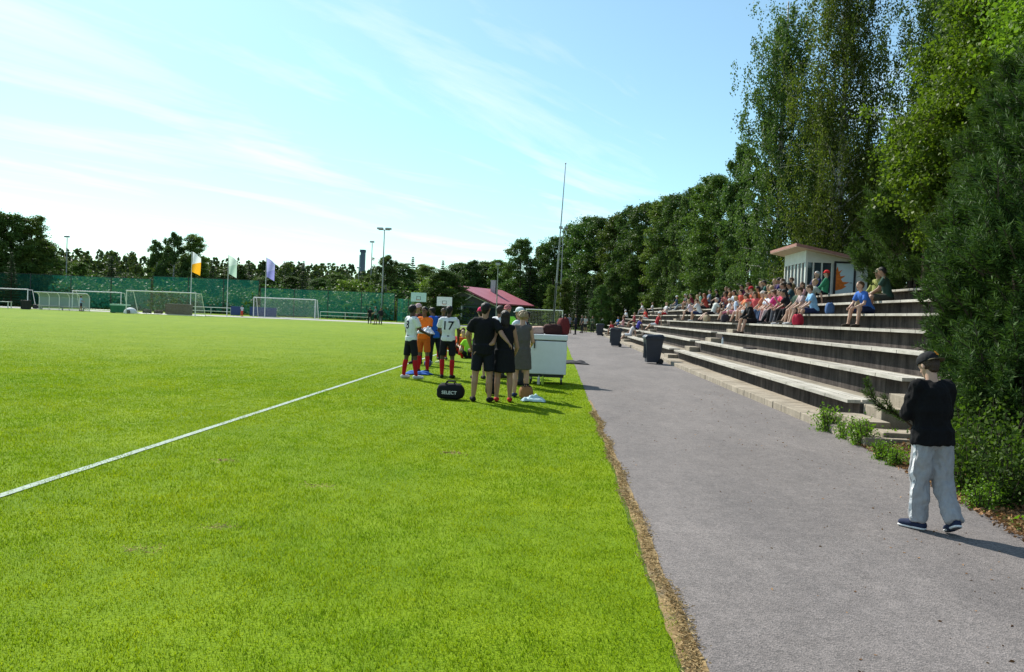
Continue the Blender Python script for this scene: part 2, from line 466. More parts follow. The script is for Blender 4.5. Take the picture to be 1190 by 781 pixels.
def grass(N=820000):
    y = np.linspace(3.2, 62, 3000)
    wdt = 0.72*y + 0.9
    dens = np.minimum(1.0, (5.0/y)**1.45)*np.clip((62-y)/42, 0, 1)
    cdf = np.cumsum(wdt*dens); cdf /= cdf[-1]
    Y = np.interp(rng.uniform(size=N), cdf, y)
    xl = -(0.72*Y + 0.3)
    X = xl + (0.72 - xl)*rng.uniform(size=N)
    edge = 0.68 + np.clip((Y-6)*.006, 0, .04) + 0.03*np.sin(Y*3.1) + 0.02*np.sin(Y*11.3+1) + 0.02*np.sin(Y*29)
    tuft = np.sin(X*7.3+np.sin(Y*5.1)*2)*np.sin(Y*6.7+np.sin(X*4.3)*2)
    patch = np.sin(X*1.1+2+np.sin(Y*.9)) * np.sin(Y*0.8+1.2*np.sin(X*.7))
    bare = np.zeros(N, bool)
    for (bx, by, br) in ((-2.02, 7.25, .16), (-2.6, 5.15, .11), (-2.35, 5.75, .10), (-1.1, 9.3, .13), (-3.3, 8.2, .12)):
        bare |= ((X-bx)**2 + ((Y-by)*1.5)**2 < (br*(1+.4*np.sin(9*np.arctan2(Y-by, X-bx))))**2) & (rng.uniform(size=N) < .8)
    keep = ~bare & (X < edge) & (rng.uniform(size=N) < 0.80 + 0.2*tuft) & ~((np.abs(X+4.365) < 0.05) & (rng.uniform(size=N) < 0.50))
    X = X[keep]; Y = Y[keep]; tuft = tuft[keep]; patch = patch[keep]; n = len(X)
    s = np.maximum(1.0, Y/5.0)
    hgt = rng.uniform(0.008, 0.021, n)*(1+0.15*tuft+0.15*patch)*np.clip((40-Y)/25, .45, 1)
    wid = 0.0034*np.minimum(s, 3.5)*rng.uniform(0.7, 1.3, n)
    a = rng.uniform(0, 2*np.pi, n); lean = rng.uniform(0.1, 0.95, n)*hgt
    b = a + rng.normal(0, 0.7, n) + np.pi/2
    base = np.stack([X, Y, np.full(n, 0.004)], 1)
    side = np.stack([np.cos(a), np.sin(a), np.zeros(n)], 1)*wid[:, None]/2
    mid = base + np.stack([np.cos(b)*lean*0.35, np.sin(b)*lean*0.35, hgt*0.6], 1)
    tip = base + np.stack([np.cos(b)*lean, np.sin(b)*lean, hgt], 1)
    V = np.stack([base-side, base+side, mid+side*0.8, tip, mid-side*0.8], 1).reshape(-1, 3)
    Fq = np.arange(5*n).reshape(n, 5)
    o = link('grass', np_mesh('grass', V, Fq, M_BLADE))
    tag(o, 'short mown green grass of the football field beside the path', 'grass', kind='stuff')
grass()

# dry blades and crumbs on the strip between lawn and asphalt
def verge_bits(N=6500):
    Y = 3.2 + 11*rng.uniform(size=N)**1.6
    X = rng.normal(0.722, 0.030, N) + 0.03*np.sin(Y*3.1)
    k = 0
    for (bx, by, br) in ((-2.02, 7.25, .13), (-2.6, 5.15, .09), (-2.35, 5.75, .08), (-1.1, 9.3, .10), (-3.3, 8.2, .09)):   # worn spots in the turf
        X[k:k+70] = bx + rng.normal(0, br*.8, 70); Y[k:k+70] = by + rng.normal(0, br*.5, 70); k += 70
    C = np.stack([X, Y, 0.014 + rng.uniform(0, 0.012, N)], 1)
    D = np.stack([rng.normal(size=N), rng.normal(size=N), rng.normal(0, 0.25, N)], 1)
    o = leaf_obj('dry_grass', C, D, rng.uniform(0.012, 0.045, N)*np.maximum(1, Y/9), rng.uniform(0.003, 0.009, N)*np.maximum(1, Y/6),
             leaf_mat('dry_blade', (0.16, 0.10, 0.04), (0.50, 0.38, 0.19), 0.2, 0.8, 0.1, (1, 1, 1)))
    tag(o, 'dry straw and crumbs along the edge of the path', 'dry grass', kind='stuff')
verge_bits()
# ------------------------------------------------------------------ grandstand
def m_concrete(name, c1, c2, streak, top=False):
    m, nt, b = base_mat(name); L = nt.links.new
    v = nd(nt, 'ShaderNodeTexCoord').outputs['Object']
    a, f = noise_mix(nt, v, 1.6, c1, c2, 0.3, 0.7, 8, 0.7)
    mp = nd(nt, 'ShaderNodeMapping'); mp.inputs['Scale'].default_value = (1.5, 2.2, 0.25) if not top else (3, 0.12, 1)
    L(v, mp.inputs['Vector'])
    s, _ = noise_mix(nt, mp.outputs[0], 2.5, (streak,)*3, (1.25,)*3, 0.32, 0.68, 6, 0.65)
    c = mixc(nt, a, s, 1, 'MULTIPLY')
    g, gf = noise_mix(nt, v, 60, (0.8, 0.8, 0.8), (1.15, 1.15, 1.15), 0.3, 0.7, 3)
    c = mixc(nt, c, g, 1, 'MULTIPLY')
    # joints every 2.4 m along the stand
    sx = nd(nt, 'ShaderNodeSeparateXYZ'); L(v, sx.inputs[0])
    pp = nd(nt, 'ShaderNodeMath', operation='PINGPONG'); pp.inputs[1].default_value = 0.6; L(sx.outputs['Y'], pp.inputs[0])
    lt = nd(nt, 'ShaderNodeMath', operation='LESS_THAN'); lt.inputs[1].default_value = 0.012; L(pp.outputs[0], lt.inputs[0])
    c = mixc(nt, c, (0.02, 0.018, 0.016), lt.outputs[0])
    L(c, b.inputs['Base Color']); b.inputs['Roughness'].default_value = 0.92; b.inputs['Specular IOR Level'].default_value = 0.15
    bp = nd(nt, 'ShaderNodeBump'); bp.inputs['Strength'].default_value = 0.5; bp.inputs['Distance'].default_value = 0.01
    L(gf, bp.inputs['Height']); L(bp.outputs['Normal'], b.inputs['Normal'])
    return m
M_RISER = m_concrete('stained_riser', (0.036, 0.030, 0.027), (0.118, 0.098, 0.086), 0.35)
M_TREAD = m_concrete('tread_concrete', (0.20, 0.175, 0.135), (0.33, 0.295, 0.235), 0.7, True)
M_STEP = m_concrete('step_concrete', (0.24, 0.205, 0.155), (0.38, 0.33, 0.26), 0.75)
M_PLANK = m_concrete('weathered_plank', (0.34, 0.32, 0.27), (0.54, 0.51, 0.45), 0.62, True)
SX0, SZ0, TR, RI = 4.85, 0.49, 0.82, 0.377
AISLES = [(12.0, 13.3), (32.6, 33.9), (53.6, 54.9), (74.6, 75.9)]
SEG = [(13.3, 32.6), (33.9, 53.6), (54.9, 74.6), (75.9, 88.0)]
def row_x(k): return SX0 + TR*k
def row_z(k): return SZ0 + RI*k
stand = empty('grandstand', (SX0, 12, 0), 0, 'long weathered open grandstand of seven stepped tiers with pale plank benches beside the asphalt path', 'grandstand')
def sp(name, mb, mats, bevel=0):
    o = mb.build(name, mats, stand, bevel=bevel)
    o.location = (-SX0, -12, 0)
    return o
mb = MB()
y = 11.4
while y < 90:
    L_ = 2.4
    mb.box(4.25+random.uniform(-.012, .012), SX0+0.01, y, min(y+L_-0.02, 90), -0.1, 0.135+random.uniform(-.008, .008))
    y += L_
sp('walkway', mb, M_STEP, 0.012)
NR = 7
for k in range(NR):
    mb = MB()
    x0 = row_x(k); x1 = row_x(k+1) + 0.03
    ylo = 13.3 if k == 0 else (12.9 if k < 3 else 11.2)
    if k >= 5: ylo = 9.5
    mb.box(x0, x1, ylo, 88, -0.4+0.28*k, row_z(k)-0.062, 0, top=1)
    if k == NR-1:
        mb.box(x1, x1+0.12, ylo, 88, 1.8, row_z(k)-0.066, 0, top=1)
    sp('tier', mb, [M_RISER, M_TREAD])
    for si, (ya, yb) in enumerate(SEG):
        if k >= 3 and si == 0: ya = ylo + 0.3
        mb = MB(); y = ya
        dz = random.uniform(-.006, .006)
        while y < yb-0.3:
            l2 = min(4.8, yb-y)
            if yb-(y+l2) < 1: l2 = yb-y
            for (xa, xb) in ((-0.185, 0.02), (0.032, 0.24)):
                j = random.uniform(-.007, .007)
                mb.box(x0+xa+j, x0+xb+j, y+0.004, y+l2-0.008, row_z(k)-0.060, row_z(k)+j*0.6+dz)
            y += l2
        sp('bench_plank', mb, M_PLANK)
    for ai, (ya, yb) in enumerate(AISLES):
        prev = 0.135 if k == 0 else row_z(k-1)-0.062
        if ai == 0 and k > 3: continue
        mb = MB(); mb.box(x0-0.40, x0-0.002, ya+0.06, yb-0.06, prev-0.05, prev+(row_z(k)-0.062-prev)/2)
        sp('stair_step', mb, M_STEP, 0.01)
# stair flank blocks at the near end
for (a, b_, c, d, e, f) in ((4.9, 5.9, 12.55, 13.28, 0.1, 0.43), (5.75, 6.7, 12.5, 13.1, 0.4, 0.80), (4.55, 5.6, 11.55, 11.98, -0.05, 0.20)):
    mb = MB(); mb.box(a, b_, c, d, e, f); sp('end_block', mb, M_STEP, 0.015)

# ------------------------------------------------------------------ announcer booth
M_BOOTHW = mat('booth_white_board', (0.62, 0.62, 0.57), 0.6, var=0.08, scale=3, bump=0.15, bscale=40)
M_BOOTHD = mat('booth_dark_trim', (0.03, 0.028, 0.03), 0.6)
M_ROOFRED = mat('booth_fascia', (0.30, 0.14, 0.11), 0.7, var=0.15)
M_SOFFIT = mat('booth_soffit', (0.52, 0.40, 0.30), 0.8)
M_PALEG = mat('booth_lower_panel', (0.42, 0.50, 0.33), 0.7)
def m_glass(name, c=(0.03, 0.045, 0.06), rough=0.06):
    m, nt, b = base_mat(name)
    b.inputs['Base Color'].default_value = c4(c); b.inputs['Roughness'].default_value = rough
    b.inputs['Specular IOR Level'].default_value = 0.9
    return m
M_GLASS = m_glass('window_glass')
M_DOOR = mat('door_pale_blue', (0.56, 0.66, 0.68), 0.55, var=0.06)
M_FLAME = mat('flame_orange', (0.72, 0.17, 0.02), 0.6, var=0.3, scale=9)
BX, BY, BZ = 10.57, 36.0, 2.62
booth = empty('announcer_booth', (BX, BY, BZ), 0, 'white glazed announcer booth with tilted roof on top of the grandstand', 'booth')
Wd, Ld, Hh = 2.62, 3.3, 2.25
def hz(x): return Hh - 0.19*x      # roof falls away from the field
wl = MB()
wl.box(0, Wd, 0.0, Ld, -0.3, 0.42)
wl.build('base_panel', M_PALEG, booth)
wl = MB()
wl.prism([(0.0, 1.72), (Wd, 1.72), (Wd, hz(Wd)-0.02), (0.0, hz(0)-0.02)], 0.0, Ld)
wl.box(1.16, Wd-0.003, 0.012, Ld-0.01, 0.42, 1.722)
wl.box(0.05, 1.15, Ld-0.06, Ld-0.003, 0.42, 1.722)
wl.build('wall', M_BOOTHW, booth)
wl = MB(); wl.box(0.10, 1.14, 0.10, Ld-0.1, 0.43, 0.50); wl.box(0.7, 1.14, 1.2, 2.2, 0.50, 1.2)
wl.build('desk', mat('booth_desk', (0.16, 0.09, 0.06), 0.7), booth)
wn = MB(); wn.box(0.045, 0.055, 0.08, Ld-0.08, 0.42, 1.72)
wn.build('window_pane', M_GLASS, booth)
for xa, xb in ((0.09, 0.30), (0.36, 0.66), (0.72, 1.08)):
    wn = MB(); wn.box(xa, xb, 0.045, 0.055, 0.42, 1.72); wn.build('window_pane', M_GLASS, booth)
for xa in (0.30, 0.66, 1.08):
    p = MB(); p.box(xa, xa+0.06, 0.002, 0.09, 0.42, 1.72); p.build('mullion', M_BOOTHW, booth)
p = MB(); p.box(-0.004, 0.09, -0.004, 0.12, 0.42, 1.75); p.build('corner_post', M_BOOTHW, booth)
for ya in (0.55, 1.05, 1.6, 2.15, 2.7, 3.2):
    p = MB(); p.box(-0.004, 0.09, ya, ya+0.09, 0.42, 1.72); p.build('mullion', M_BOOTHW, booth)
p = MB(); p.box(-0.06, 0.1, -0.05, Ld, 0.38, 0.44); p.box(0.1, 1.15, -0.05, 0.1, 0.38, 0.44); p.build('sill', M_BOOTHW, booth, bevel=0.008)
p = MB()
for ya in (0.3, 0.8, 1.35, 1.9):
    p.box(0.060, 0.075, ya, ya+0.2, 0.46, 1.70)
p.box(0.38, 0.52, 0.062, 0.075, 0.46, 1.70)
p.build('curtain', mat('booth_curtain', (0.60, 0.58, 0.56), 0.9), booth)
fr = MB()
fr.box(1.19, 1.28, -0.03, 0.02, 0.02, 1.80); fr.box(2.02, 2.11, -0.03, 0.02, 0.02, 1.80); fr.box(1.28, 2.02, -0.03, 0.02, 1.72, 1.80)
fr.build('door_frame', M_BOOTHD, booth)
d = MB(); d.box(1.28, 2.02, -0.018, 0.011, 0.02, 1.72); door = d.build('door', M_DOOR, booth)
fl = MB()
poly = [(2.165, 0.55), (2.42, 0.62), (2.62, 0.74), (2.50, 0.80), (2.74, 0.92), (2.45, 0.94), (2.38, 1.05), (2.56, 1.20), (2.36, 1.17), (2.31, 1.28), (2.42, 1.45), (2.27, 1.36), (2.22, 1.58), (2.165, 1.45)]
fl.prism([(x-.88, z) for x, z in poly], -0.024, -0.019)
fl.build('flame_painting', M_FLAME, door)
hd = MB(); hd.tube([(1.95, -0.02, 0.9), (1.95, -0.07, 0.9), (1.85, -0.07, 0.9)], 0.012, 6); hd.build('handle', M_BOOTHD, door)
fl = MB(); fl.prism([(0.76, 0.6), (1.06, 0.6), (1.06, 1.3), (.98, 1.1), (.95, 1.55), (.89, 1.2), (.84, 1.35), (.80, 0.9)], 0.058, 0.062)
fl.build('flame_poster', mat('poster_red', (0.42, 0.07, 0.03), 0.6, var=0.3), booth)
rf = MB()
ov = 0.55
def roofslab(x0, x1, y0, y1, t0, t1, mi):
    vs = []
    for z in (t0, t1):
        for x, y in ((x0, y0), (x1, y0), (x1, y1), (x0, y1)):
            vs.append((x, y, hz(x)+z))
    rf.add(vs, [(3,2,1,0),(4,5,6,7),(0,1,5,4),(1,2,6,5),(2,3,7,6),(3,0,4,7)], mi)
roofslab(-ov, Wd+0.15, -0.45, Ld+0.5, -0.02, 0.0, 1)
roofslab(-ov-0.01, Wd+0.16, -0.46, Ld+0.51, 0.002, 0.12, 0)
rf.build('roof', [M_ROOFRED, M_SOFFIT], booth)
# ------------------------------------------------------------------ wheelie bins
M_BIN = mat('bin_plastic', (0.022, 0.030, 0.045), 0.45, var=0.15, scale=4, spec=0.5)
M_RUB = mat('rubber', (0.015, 0.015, 0.016), 0.7)
def make_bin():
    r = empty('wheelie_bin', (0, 0, 0))
    b = MB()
    lo = [(-.22, -.24), (.22, -.24), (.22, .22), (-.22, .22)]; hi = [(-.29, -.33), (.29, -.33), (.29, .33), (-.29, .33)]
    vs = [(x, y, .05) for x, y in lo] + [(x, y, .96) for x, y in hi]
    b.add(vs, [(3,2,1,0),(4,5,6,7),(0,1,5,4),(1,2,6,5),(2,3,7,6),(3,0,4,7)])
    b.box(-.315, .315, -.355, .355, .90, .965)
    for xx in (-.14, 0, .14): b.box(xx-.012, xx+.012, -.325, -.27, .2, .88)
    b.build('bin_body', M_BIN, r, bevel=0.02)
    l = MB()
    l.add([(-.32, -.37, .97), (.32, -.37, .97), (.32, .36, .99), (-.32, .36, .99), (-.27, -.28, 1.05), (.27, -.28, 1.05), (.27, .30, 1.08), (-.27, .30, 1.08)],
          [(3,2,1,0),(4,5,6,7),(0,1,5,4),(1,2,6,5),(2,3,7,6),(3,0,4,7)])
    l.build('bin_lid', M_BIN, r, bevel=0.02)
    h_ = MB(); h_.tube([(-.25, .40, .99), (.25, .40, .99)], .018, 8); h_.box(-.24, -.2, .3, .41, .96, 1.0); h_.box(.2, .24, .3, .41, .96, 1.0)
    h_.build('handle', M_BIN, r)
    for s in (-1, 1):
        wv = MB(); wv.tube([(s*.22, .25, .10), (s*.29, .25, .10)], .10, 16); wv.build('wheel', M_RUB, r)
    return r
bin0 = make_bin()
for i, (px, py_, Y, lab) in enumerate(((758, 422, 30.6, 'black wheelie bin nearest the camera standing by the grandstand walkway, biggest of the three'),
                                      (715, 403, 47.2, 'black wheelie bin standing between the two other bins along the path'),
                                      (698, 391, 73.5, 'small far black wheelie bin at the end of the grandstand beside a person in white'))):
    o = bin0 if i == 0 else copy_tree(bin0)
    x = gx(px, Y)
    o.location = (min(x, 3.95), Y, 0.008); o.rotation_euler = (0, 0, rad((-85, -92, -88)[i]))
    tag(o, lab, 'bin', 'black wheelie bins along the grandstand')

# ------------------------------------------------------------------ white chest freezer on its trolley
M_WHITE = mat('white_enamel', (0.74, 0.77, 0.78), 0.35, var=0.04, spec=0.5)
M_WHITEM = mat('white_metal', (0.74, 0.74, 0.72), 0.45, var=0.06)
M_BLACKM = mat('black_metal', (0.02, 0.02, 0.022), 0.5)
M_GALV = mat('galvanised', (0.35, 0.36, 0.37), 0.4, metal=0.6, var=0.15)
FY = 19.3
fx0 = gx(611, FY); fx1 = gx(657, FY); fw = fx1 - fx0
fz = empty('chest_freezer', (fx0, FY, 0.004), 0, 'large white chest freezer on low trolley legs at the edge of the grass', 'freezer')
b = MB(); b.box(0, fw, 0, 0.95, 0.24, 1.02); b.build('freezer_body', M_WHITE, fz, bevel=0.02)
b = MB(); b.box(-0.012, fw+0.012, -0.015, 0.965, 1.042, 1.17); lid = b.build('freezer_lid', M_WHITE, fz, bevel=0.018)
b = MB(); b.box(0.01, fw-0.01, 0.012, 0.94, 1.02, 1.042); b.build('lid_seal', M_BLACKM, fz)
b = MB(); b.box(0.155, 0.185, -0.035, 0.005, 0.84, 1.03); b.build('latch', M_BLACKM, fz, bevel=0.005)
b = MB(); b.box(0.05, fw-0.05, 0.05, 0.9, 0.17, 0.238); b.build('trolley_frame', M_BLACKM, fz)
for xx in (0.1, fw-0.1):
    for yy_ in (0.1, 0.82):
        b = MB(); b.box(xx-0.02, xx+0.02, yy_-0.02, yy_+0.02, 0.08, 0.18); b.build('leg', M_GALV, fz)
        b = MB(); b.tube([(xx-0.02, yy_, 0.06), (xx+0.02, yy_, 0.06)], 0.06, 14); b.build('caster', M_RUB, fz)
# things on the freezer
FZT = 1.178
def soft_bag(name, lab, cat, c, loc, sx, sy, sz, handle=True, rz=0.0, group=None):
    """a slumped holdall: rounded squashed box with strap"""
    r = empty(name, loc, rz, lab, cat, group)
    bm = bmesh.new(); bmesh.ops.create_cube(bm, size=1)
    bmesh.ops.subdivide_edges(bm, edges=bm.edges, cuts=6, use_grid_fill=True)
    for v in bm.verts:
        p = v.co.copy()
        ex = 4.0
        rr = (abs(2*p.x)**ex + abs(2*p.y)**ex + abs(2*p.z)**ex)**(1/ex)
        q = p/max(rr, 1e-6)*1.0
        if p.z > 0.1: q.x *= 1-0.10*q.z*2; q.y *= 1-0.35*(q.z*2)**2
        q += 0.035*Vector((noise.noise(p*4+Vector((loc[0], 0, 0))), noise.noise(p*4+Vector((0, 5, 0))), noise.noise(p*5+Vector((0, 0, 9)))))
        v.co = Vector((q.x*sx, q.y*sy, (max(q.z, -0.48)+0.48)*sz))
    me = bpy.data.meshes.new(name); bm.to_mesh(me); bm.free(); me.materials.append(cloth(c)); me.shade_smooth()
    link('bag_body', me, r)
    z = MB(); z.box(-sx*0.40, sx*0.40, -0.008, 0.008, sz*0.95, sz*0.985); z.build('zip', M_BLACKM, r)
    if handle:
        for s in (-1, 1):
            hb = MB(); hb.tube([(-sx*.2, s*sy*.25, sz*.82), (-sx*.13, s*sy*.20, sz*1.12), (sx*.13, s*sy*.20, sz*1.12), (sx*.2, s*sy*.25, sz*.82)], 0.014, 6)
            hb.build('strap', cloth((0.02, 0.02, 0.022)), r)
    return r
soft_bag('holdall', 'dark brown holdall lying on the white freezer lid', 'bag', (0.055, 0.022, 0.020), (fx0+0.62*fw, FY+0.35, FZT-0.005), 0.46, 0.34, 0.26)
soft_bag('backpack', 'dark red backpack leaning at the freezer lid corner', 'backpack', (0.16, 0.028, 0.028), (fx0+0.89*fw, FY+0.45, FZT-0.005), 0.26, 0.30, 0.42, rz=0.5)
soft_bag('cloth_bundle', 'pale pinkish bundle of clothes on the freezer lid', 'clothes', (0.52, 0.36, 0.30), (fx0+0.24*fw, FY+0.35, FZT-0.005), 0.36, 0.32, 0.19, handle=False, rz=0.3)
b = MB(); b.box(-0.13, 0.13, -0.09, 0.09, 0, 0.19)
bo = b.build('white_box', mat('box_card_white', (0.78, 0.78, 0.76), 0.7), loc=(fx0+0.62*fw, FY+0.72, FZT), bevel=0.006)
tag(bo, 'small white carton standing behind the brown holdall on the freezer', 'box')
lid_ = MB(); lid_.box(-0.135, 0.135, -0.095, 0.095, 0.192, 0.235); lid_.build('box_lid', mat('box_lid_white', (0.8, 0.8, 0.79), 0.7), bo)
# lunch tins under the freezer
for i, (xx, cc, lab) in enumerate(((0.30, (0.62, 0.58, 0.50), 'pale drink bottle standing under the white freezer'), (0.40, (0.45, 0.60, 0.05), 'yellow-green drink bottle standing under the white freezer'))):
    b = MB(); b.tube([(0, 0, 0), (0, 0, .14), (0, 0, .17), (0, 0, .20)], [.035, .035, .016, .016], 12)
    o = b.build('drink_bottle', mat('bottle_plastic', cc, 0.3), loc=(fx0+xx*fw+0.02, FY-0.06, 0.01), smooth=False)
    tag(o, lab, 'bottle', 'bottles under the freezer')
    c = MB(); c.tube([(0, 0, .2), (0, 0, .225)], .02, 12); c.build('bottle_cap', M_BLACKM, o)

# ------------------------------------------------------------------ bags, ball and cloths on the grass
p = at(523, 463.5, 15.05); sb = soft_bag('sports_bag', 'black sports holdall with white SELECT lettering on the grass', 'sports bag', (0.014, 0.014, 0.016), (p.x, 15.1, 0.02), 0.50, 0.30, 0.29, rz=-0.06)
def text_mesh(s, size, m, ext=0.004):
    cu = bpy.data.curves.new('lettering', 'FONT'); cu.body = s; cu.size = size; cu.align_x = 'CENTER'; cu.align_y = 'CENTER'; cu.extrude = ext
    cu.offset = size*0.012
    o = bpy.data.objects.new('lettering', cu); COL.objects.link(o)
    dg = bpy.context.evaluated_depsgraph_get(); dg.update()
    me = bpy.data.meshes.new_from_object(o.evaluated_get(dg)); me.materials.clear(); me.materials.append(m)
    bpy.data.objects.remove(o)
    return me
lt = link('lettering', text_mesh('SELECT', 0.085, mat('print_white', (0.75, 0.75, 0.75), 0.6), 0.02), sb)
lt.location = (0, -0.138, 0.12); lt.rotation_euler = (rad(90), 0, 0)
soft_bag('black_bag', 'small black bag on the grass behind the legs of the man in black', 'bag', (0.012, 0.012, 0.014), (at(571, 455, 16.3).x, 16.3, 0.02), 0.24, 0.22, 0.34)
soft_bag('basket_bag', 'tan and brown patterned basket bag on the grass by the woman in grey dress', 'bag', (0.30, 0.15, 0.06), (at(611, 462, 15.75).x, 15.8, 0.02), 0.26, 0.2, 0.24, rz=0.4)
def crumple(name, lab, cat, c, loc, sx, sy, h_, seed):
    n = 16; vs = []; fs = []
    for j in range(n+1):
        for i in range(n+1):
            u = i/n-.5; v = j/n-.5
            r_ = 1-0.35*noise.noise((u*3+seed, v*3, 2))
            z = h_*(0.5+0.7*noise.noise((u*5+seed, v*5, 0)))*max(0, 1-(2*u)**4)*max(0, 1-(2*v)**4)+0.006
            vs.append((u*sx*r_, v*sy*r_, max(z, 0.004)))
    for j in range(n):
        for i in range(n):
            a = j*(n+1)+i; fs.append((a, a+1, a+n+2, a+n+1))
    mb_ = MB(); mb_.add(vs, fs)
    o = mb_.build(name, cloth(c), loc=loc, smooth=True)
    so_ = o.modifiers.new('thick', 'SOLIDIFY'); so_.thickness = 0.006
    tag(o, lab, cat); return o
crumple('crumpled_cloth', 'pale turquoise cloth lying on the grass beside the basket bag', 'cloth', (0.50, 0.66, 0.70), (at(620, 466, 15.3).x, 15.35, 0.02), 0.42, 0.30, 0.14, 3.0)
crumple('blue_bib', 'blue bib dropped on the grass near the number 8 player', 'bib', (0.03, 0.12, 0.42), (at(487, 434, 20.6).x, 20.6, 0.02), 0.62, 0.4, 0.10, 8.0)
crumple('dark_mat', 'small dark mat where the grass meets the path behind the freezer', 'mat', (0.03, 0.03, 0.035), (0.72, 28.5, 0.016), 0.9, 1.1, 0.12, 15.0)
m, nt, bb = base_mat('ball_panels'); vo = nd(nt, 'ShaderNodeTexVoronoi'); vo.inputs['Scale'].default_value = 9
nt.links.new(nd(nt, 'ShaderNodeTexCoord').outputs['Object'], vo.inputs['Vector'])
rr = nd(nt, 'ShaderNodeValToRGB'); rr.color_ramp.elements[0].position = 0.32; rr.color_ramp.elements[1].position = 0.36
rr.color_ramp.elements[0].color = (0.5, 0.55, 0.65, 1); rr.color_ramp.elements[1].color = (0.02, 0.04, 0.18, 1)
nt.links.new(vo.outputs['Distance'], rr.inputs['Fac']); nt.links.new(rr.outputs['Color'], bb.inputs['Base Color']); bb.inputs['Roughness'].default_value = 0.4
b = MB(); b.sphere((0, 0, 0.115), 0.115, 24)
tag(b.build('football', m, loc=(gx(497, 23.2), 23.2, 0.012), smooth=True), 'dark blue football lying on the grass between the players', 'ball')

# ------------------------------------------------------------------ the tall mast and lamp posts
M_POLE = mat('pole_grey', (0.30, 0.31, 0.31), 0.45, metal=0.3)
M_POLED = mat('pole_dark', (0.05, 0.055, 0.05), 0.6)
def base_at(px, Y): return (gx(px, Y), Y, 0.0)
o = empty('flag_mast', base_at(641.5, 60), 0, 'very tall thin bare mast leaning slightly, rising above the trees behind the freezer', 'mast')
o.rotation_euler = (0, rad(2.1), 0)
b = MB(); b.tube([(0, 0, 0), (0, 0, 4.0)], [.075, .062], 10); b.build('mast_foot', M_POLED, o)
b = MB(); b.tube([(0, 0, 4.0), (0, 0, 8), (0, 0, 12.6)], [.055, .042, .022], 10); b.build('mast_pole', M_POLE, o)
b = MB(); b.sphere((0, 0, 12.63), .06, 10); b.build('finial', M_POLE, o)
b = MB(); b.tube([(.07, -.05, 1.2), (.05, -.05, 12.4)], .008, 4); b.build('halyard', M_WHITEM, o)
def floodlight(px, Y, h_, n, lab, r=0.09, head=0.5):
    o = empty('lamp_post', base_at(px, Y), 0, lab, 'lamp post')
    b = MB(); b.tube([(0, 0, 0), (0, 0, h_)], [r, r*.55], 8); b.build('pole', M_POLE, o)
    if n > 1:
        b = MB(); b.bar((-head*(n-1)/2-.2, 0, h_), (head*(n-1)/2+.2, 0, h_), .09); b.build('cross_arm', M_POLE, o)
    for i in range(n):
        x = (i-(n-1)/2)*head
        b = MB(); b.box(x-head*.36, x+head*.36, -.35, .2, h_+.05, h_+.30); b.build('lamp_head', M_GALV, o, bevel=.03)
    return o
floodlight(443, 110, 12.2, 2, 'tall lamp post with two lamp heads beside the dark tree near the far people', .12, 1.1)
floodlight(429.5, 130, 12.0, 1, 'tall thin lamp post with one head next to the distant tower', .11, .9)
floodlight(76, 118, 10.2, 1, 'lone lamp post behind the green netting near the dark trees', .11, .8)
floodlight(576, 80, 6.2, 1, 'dark lamp post standing before the pink roofed hall', .07, .6)
floodlight(650, 112, 13.4, 2, 'floodlight post with white lamps next to the tall mast', .1, .7)
floodlight(825, 82, 11.2, 1, 'lamp post with a white head in front of the wood behind the grandstand', .07, .6)
floodlight(415, 150, 8.8, 1, 'short lamp post just beside the distant tower', .1, .8)

# ------------------------------------------------------------------ goals
def m_net(name, c, cell, wire, tl=.5):
    m, nt, b = base_mat(name); L = nt.links.new
    tc = nd(nt, 'ShaderNodeTexCoord'); s = nd(nt, 'ShaderNodeSeparateXYZ'); L(tc.outputs['UV'], s.inputs[0])
    fs = []
    for ax in ('X', 'Y'):
        pp = nd(nt, 'ShaderNodeMath', operation='PINGPONG'); pp.inputs[1].default_value = cell/2; L(s.outputs[ax], pp.inputs[0])
        lt = nd(nt, 'ShaderNodeMath', operation='LESS_THAN'); lt.inputs[1].default_value = wire/2; L(pp.outputs[0], lt.inputs[0]); fs.append(lt.outputs[0])
    mx = nd(nt, 'ShaderNodeMath', operation='MAXIMUM'); L(fs[0], mx.inputs[0]); L(fs[1], mx.inputs[1])
    b.inputs['Base Color'].default_value = c4(c); b.inputs['Roughness'].default_value = 0.8
    L(mx.outputs[0], b.inputs['Alpha'])
    t = nd(nt, 'ShaderNodeBsdfTranslucent'); t.inputs['Color'].default_value = c4(c); tr = nd(nt, 'ShaderNodeBsdfTransparent')
    m1 = nd(nt, 'ShaderNodeMixShader'); L(mx.outputs[0], m1.inputs[0]); L(tr.outputs[0], m1.inputs[1]); L(t.outputs[0], m1.inputs[2])
    m2 = nd(nt, 'ShaderNodeMixShader'); m2.inputs[0].default_value = tl; L(b.outputs[0], m2.inputs[1]); L(m1.outputs[0], m2.inputs[2]); L(m2.outputs[0], nt.nodes['Material Output'].inputs['Surface'])
    return m
M_NET = m_net('goal_net', (0.6, 0.62, 0.60), 0.12, 0.006, .1)
M_NETG = m_net('green_netting', (0.012, 0.20, 0.15), 0.10, 0.016)
def quad_uv(name, quads, m, parent):
    """flat net panels with metric UVs"""
    vs = []; fs = []; uv = []
    for q in quads:
        q = [Vector(p) for p in q]; o_ = len(vs); vs += q; fs.append((o_, o_+1, o_+2, o_+3))
        U = (q[1]-q[0]); ul = U.length; V_ = (q[3]-q[0]).length
        W_ = (q[2]-q[3]).length
        uv += [(0, 0), (ul, 0), (W_, V_), (0, V_)]
    me = bpy.data.meshes.new(name); me.from_pydata([tuple(v) for v in vs], [], fs); me.materials.append(m)
    l = me.uv_layers.new(name='UVMap')
    for i, c in enumerate(uv): l.data[i].uv = c
    return link(name, me, parent)
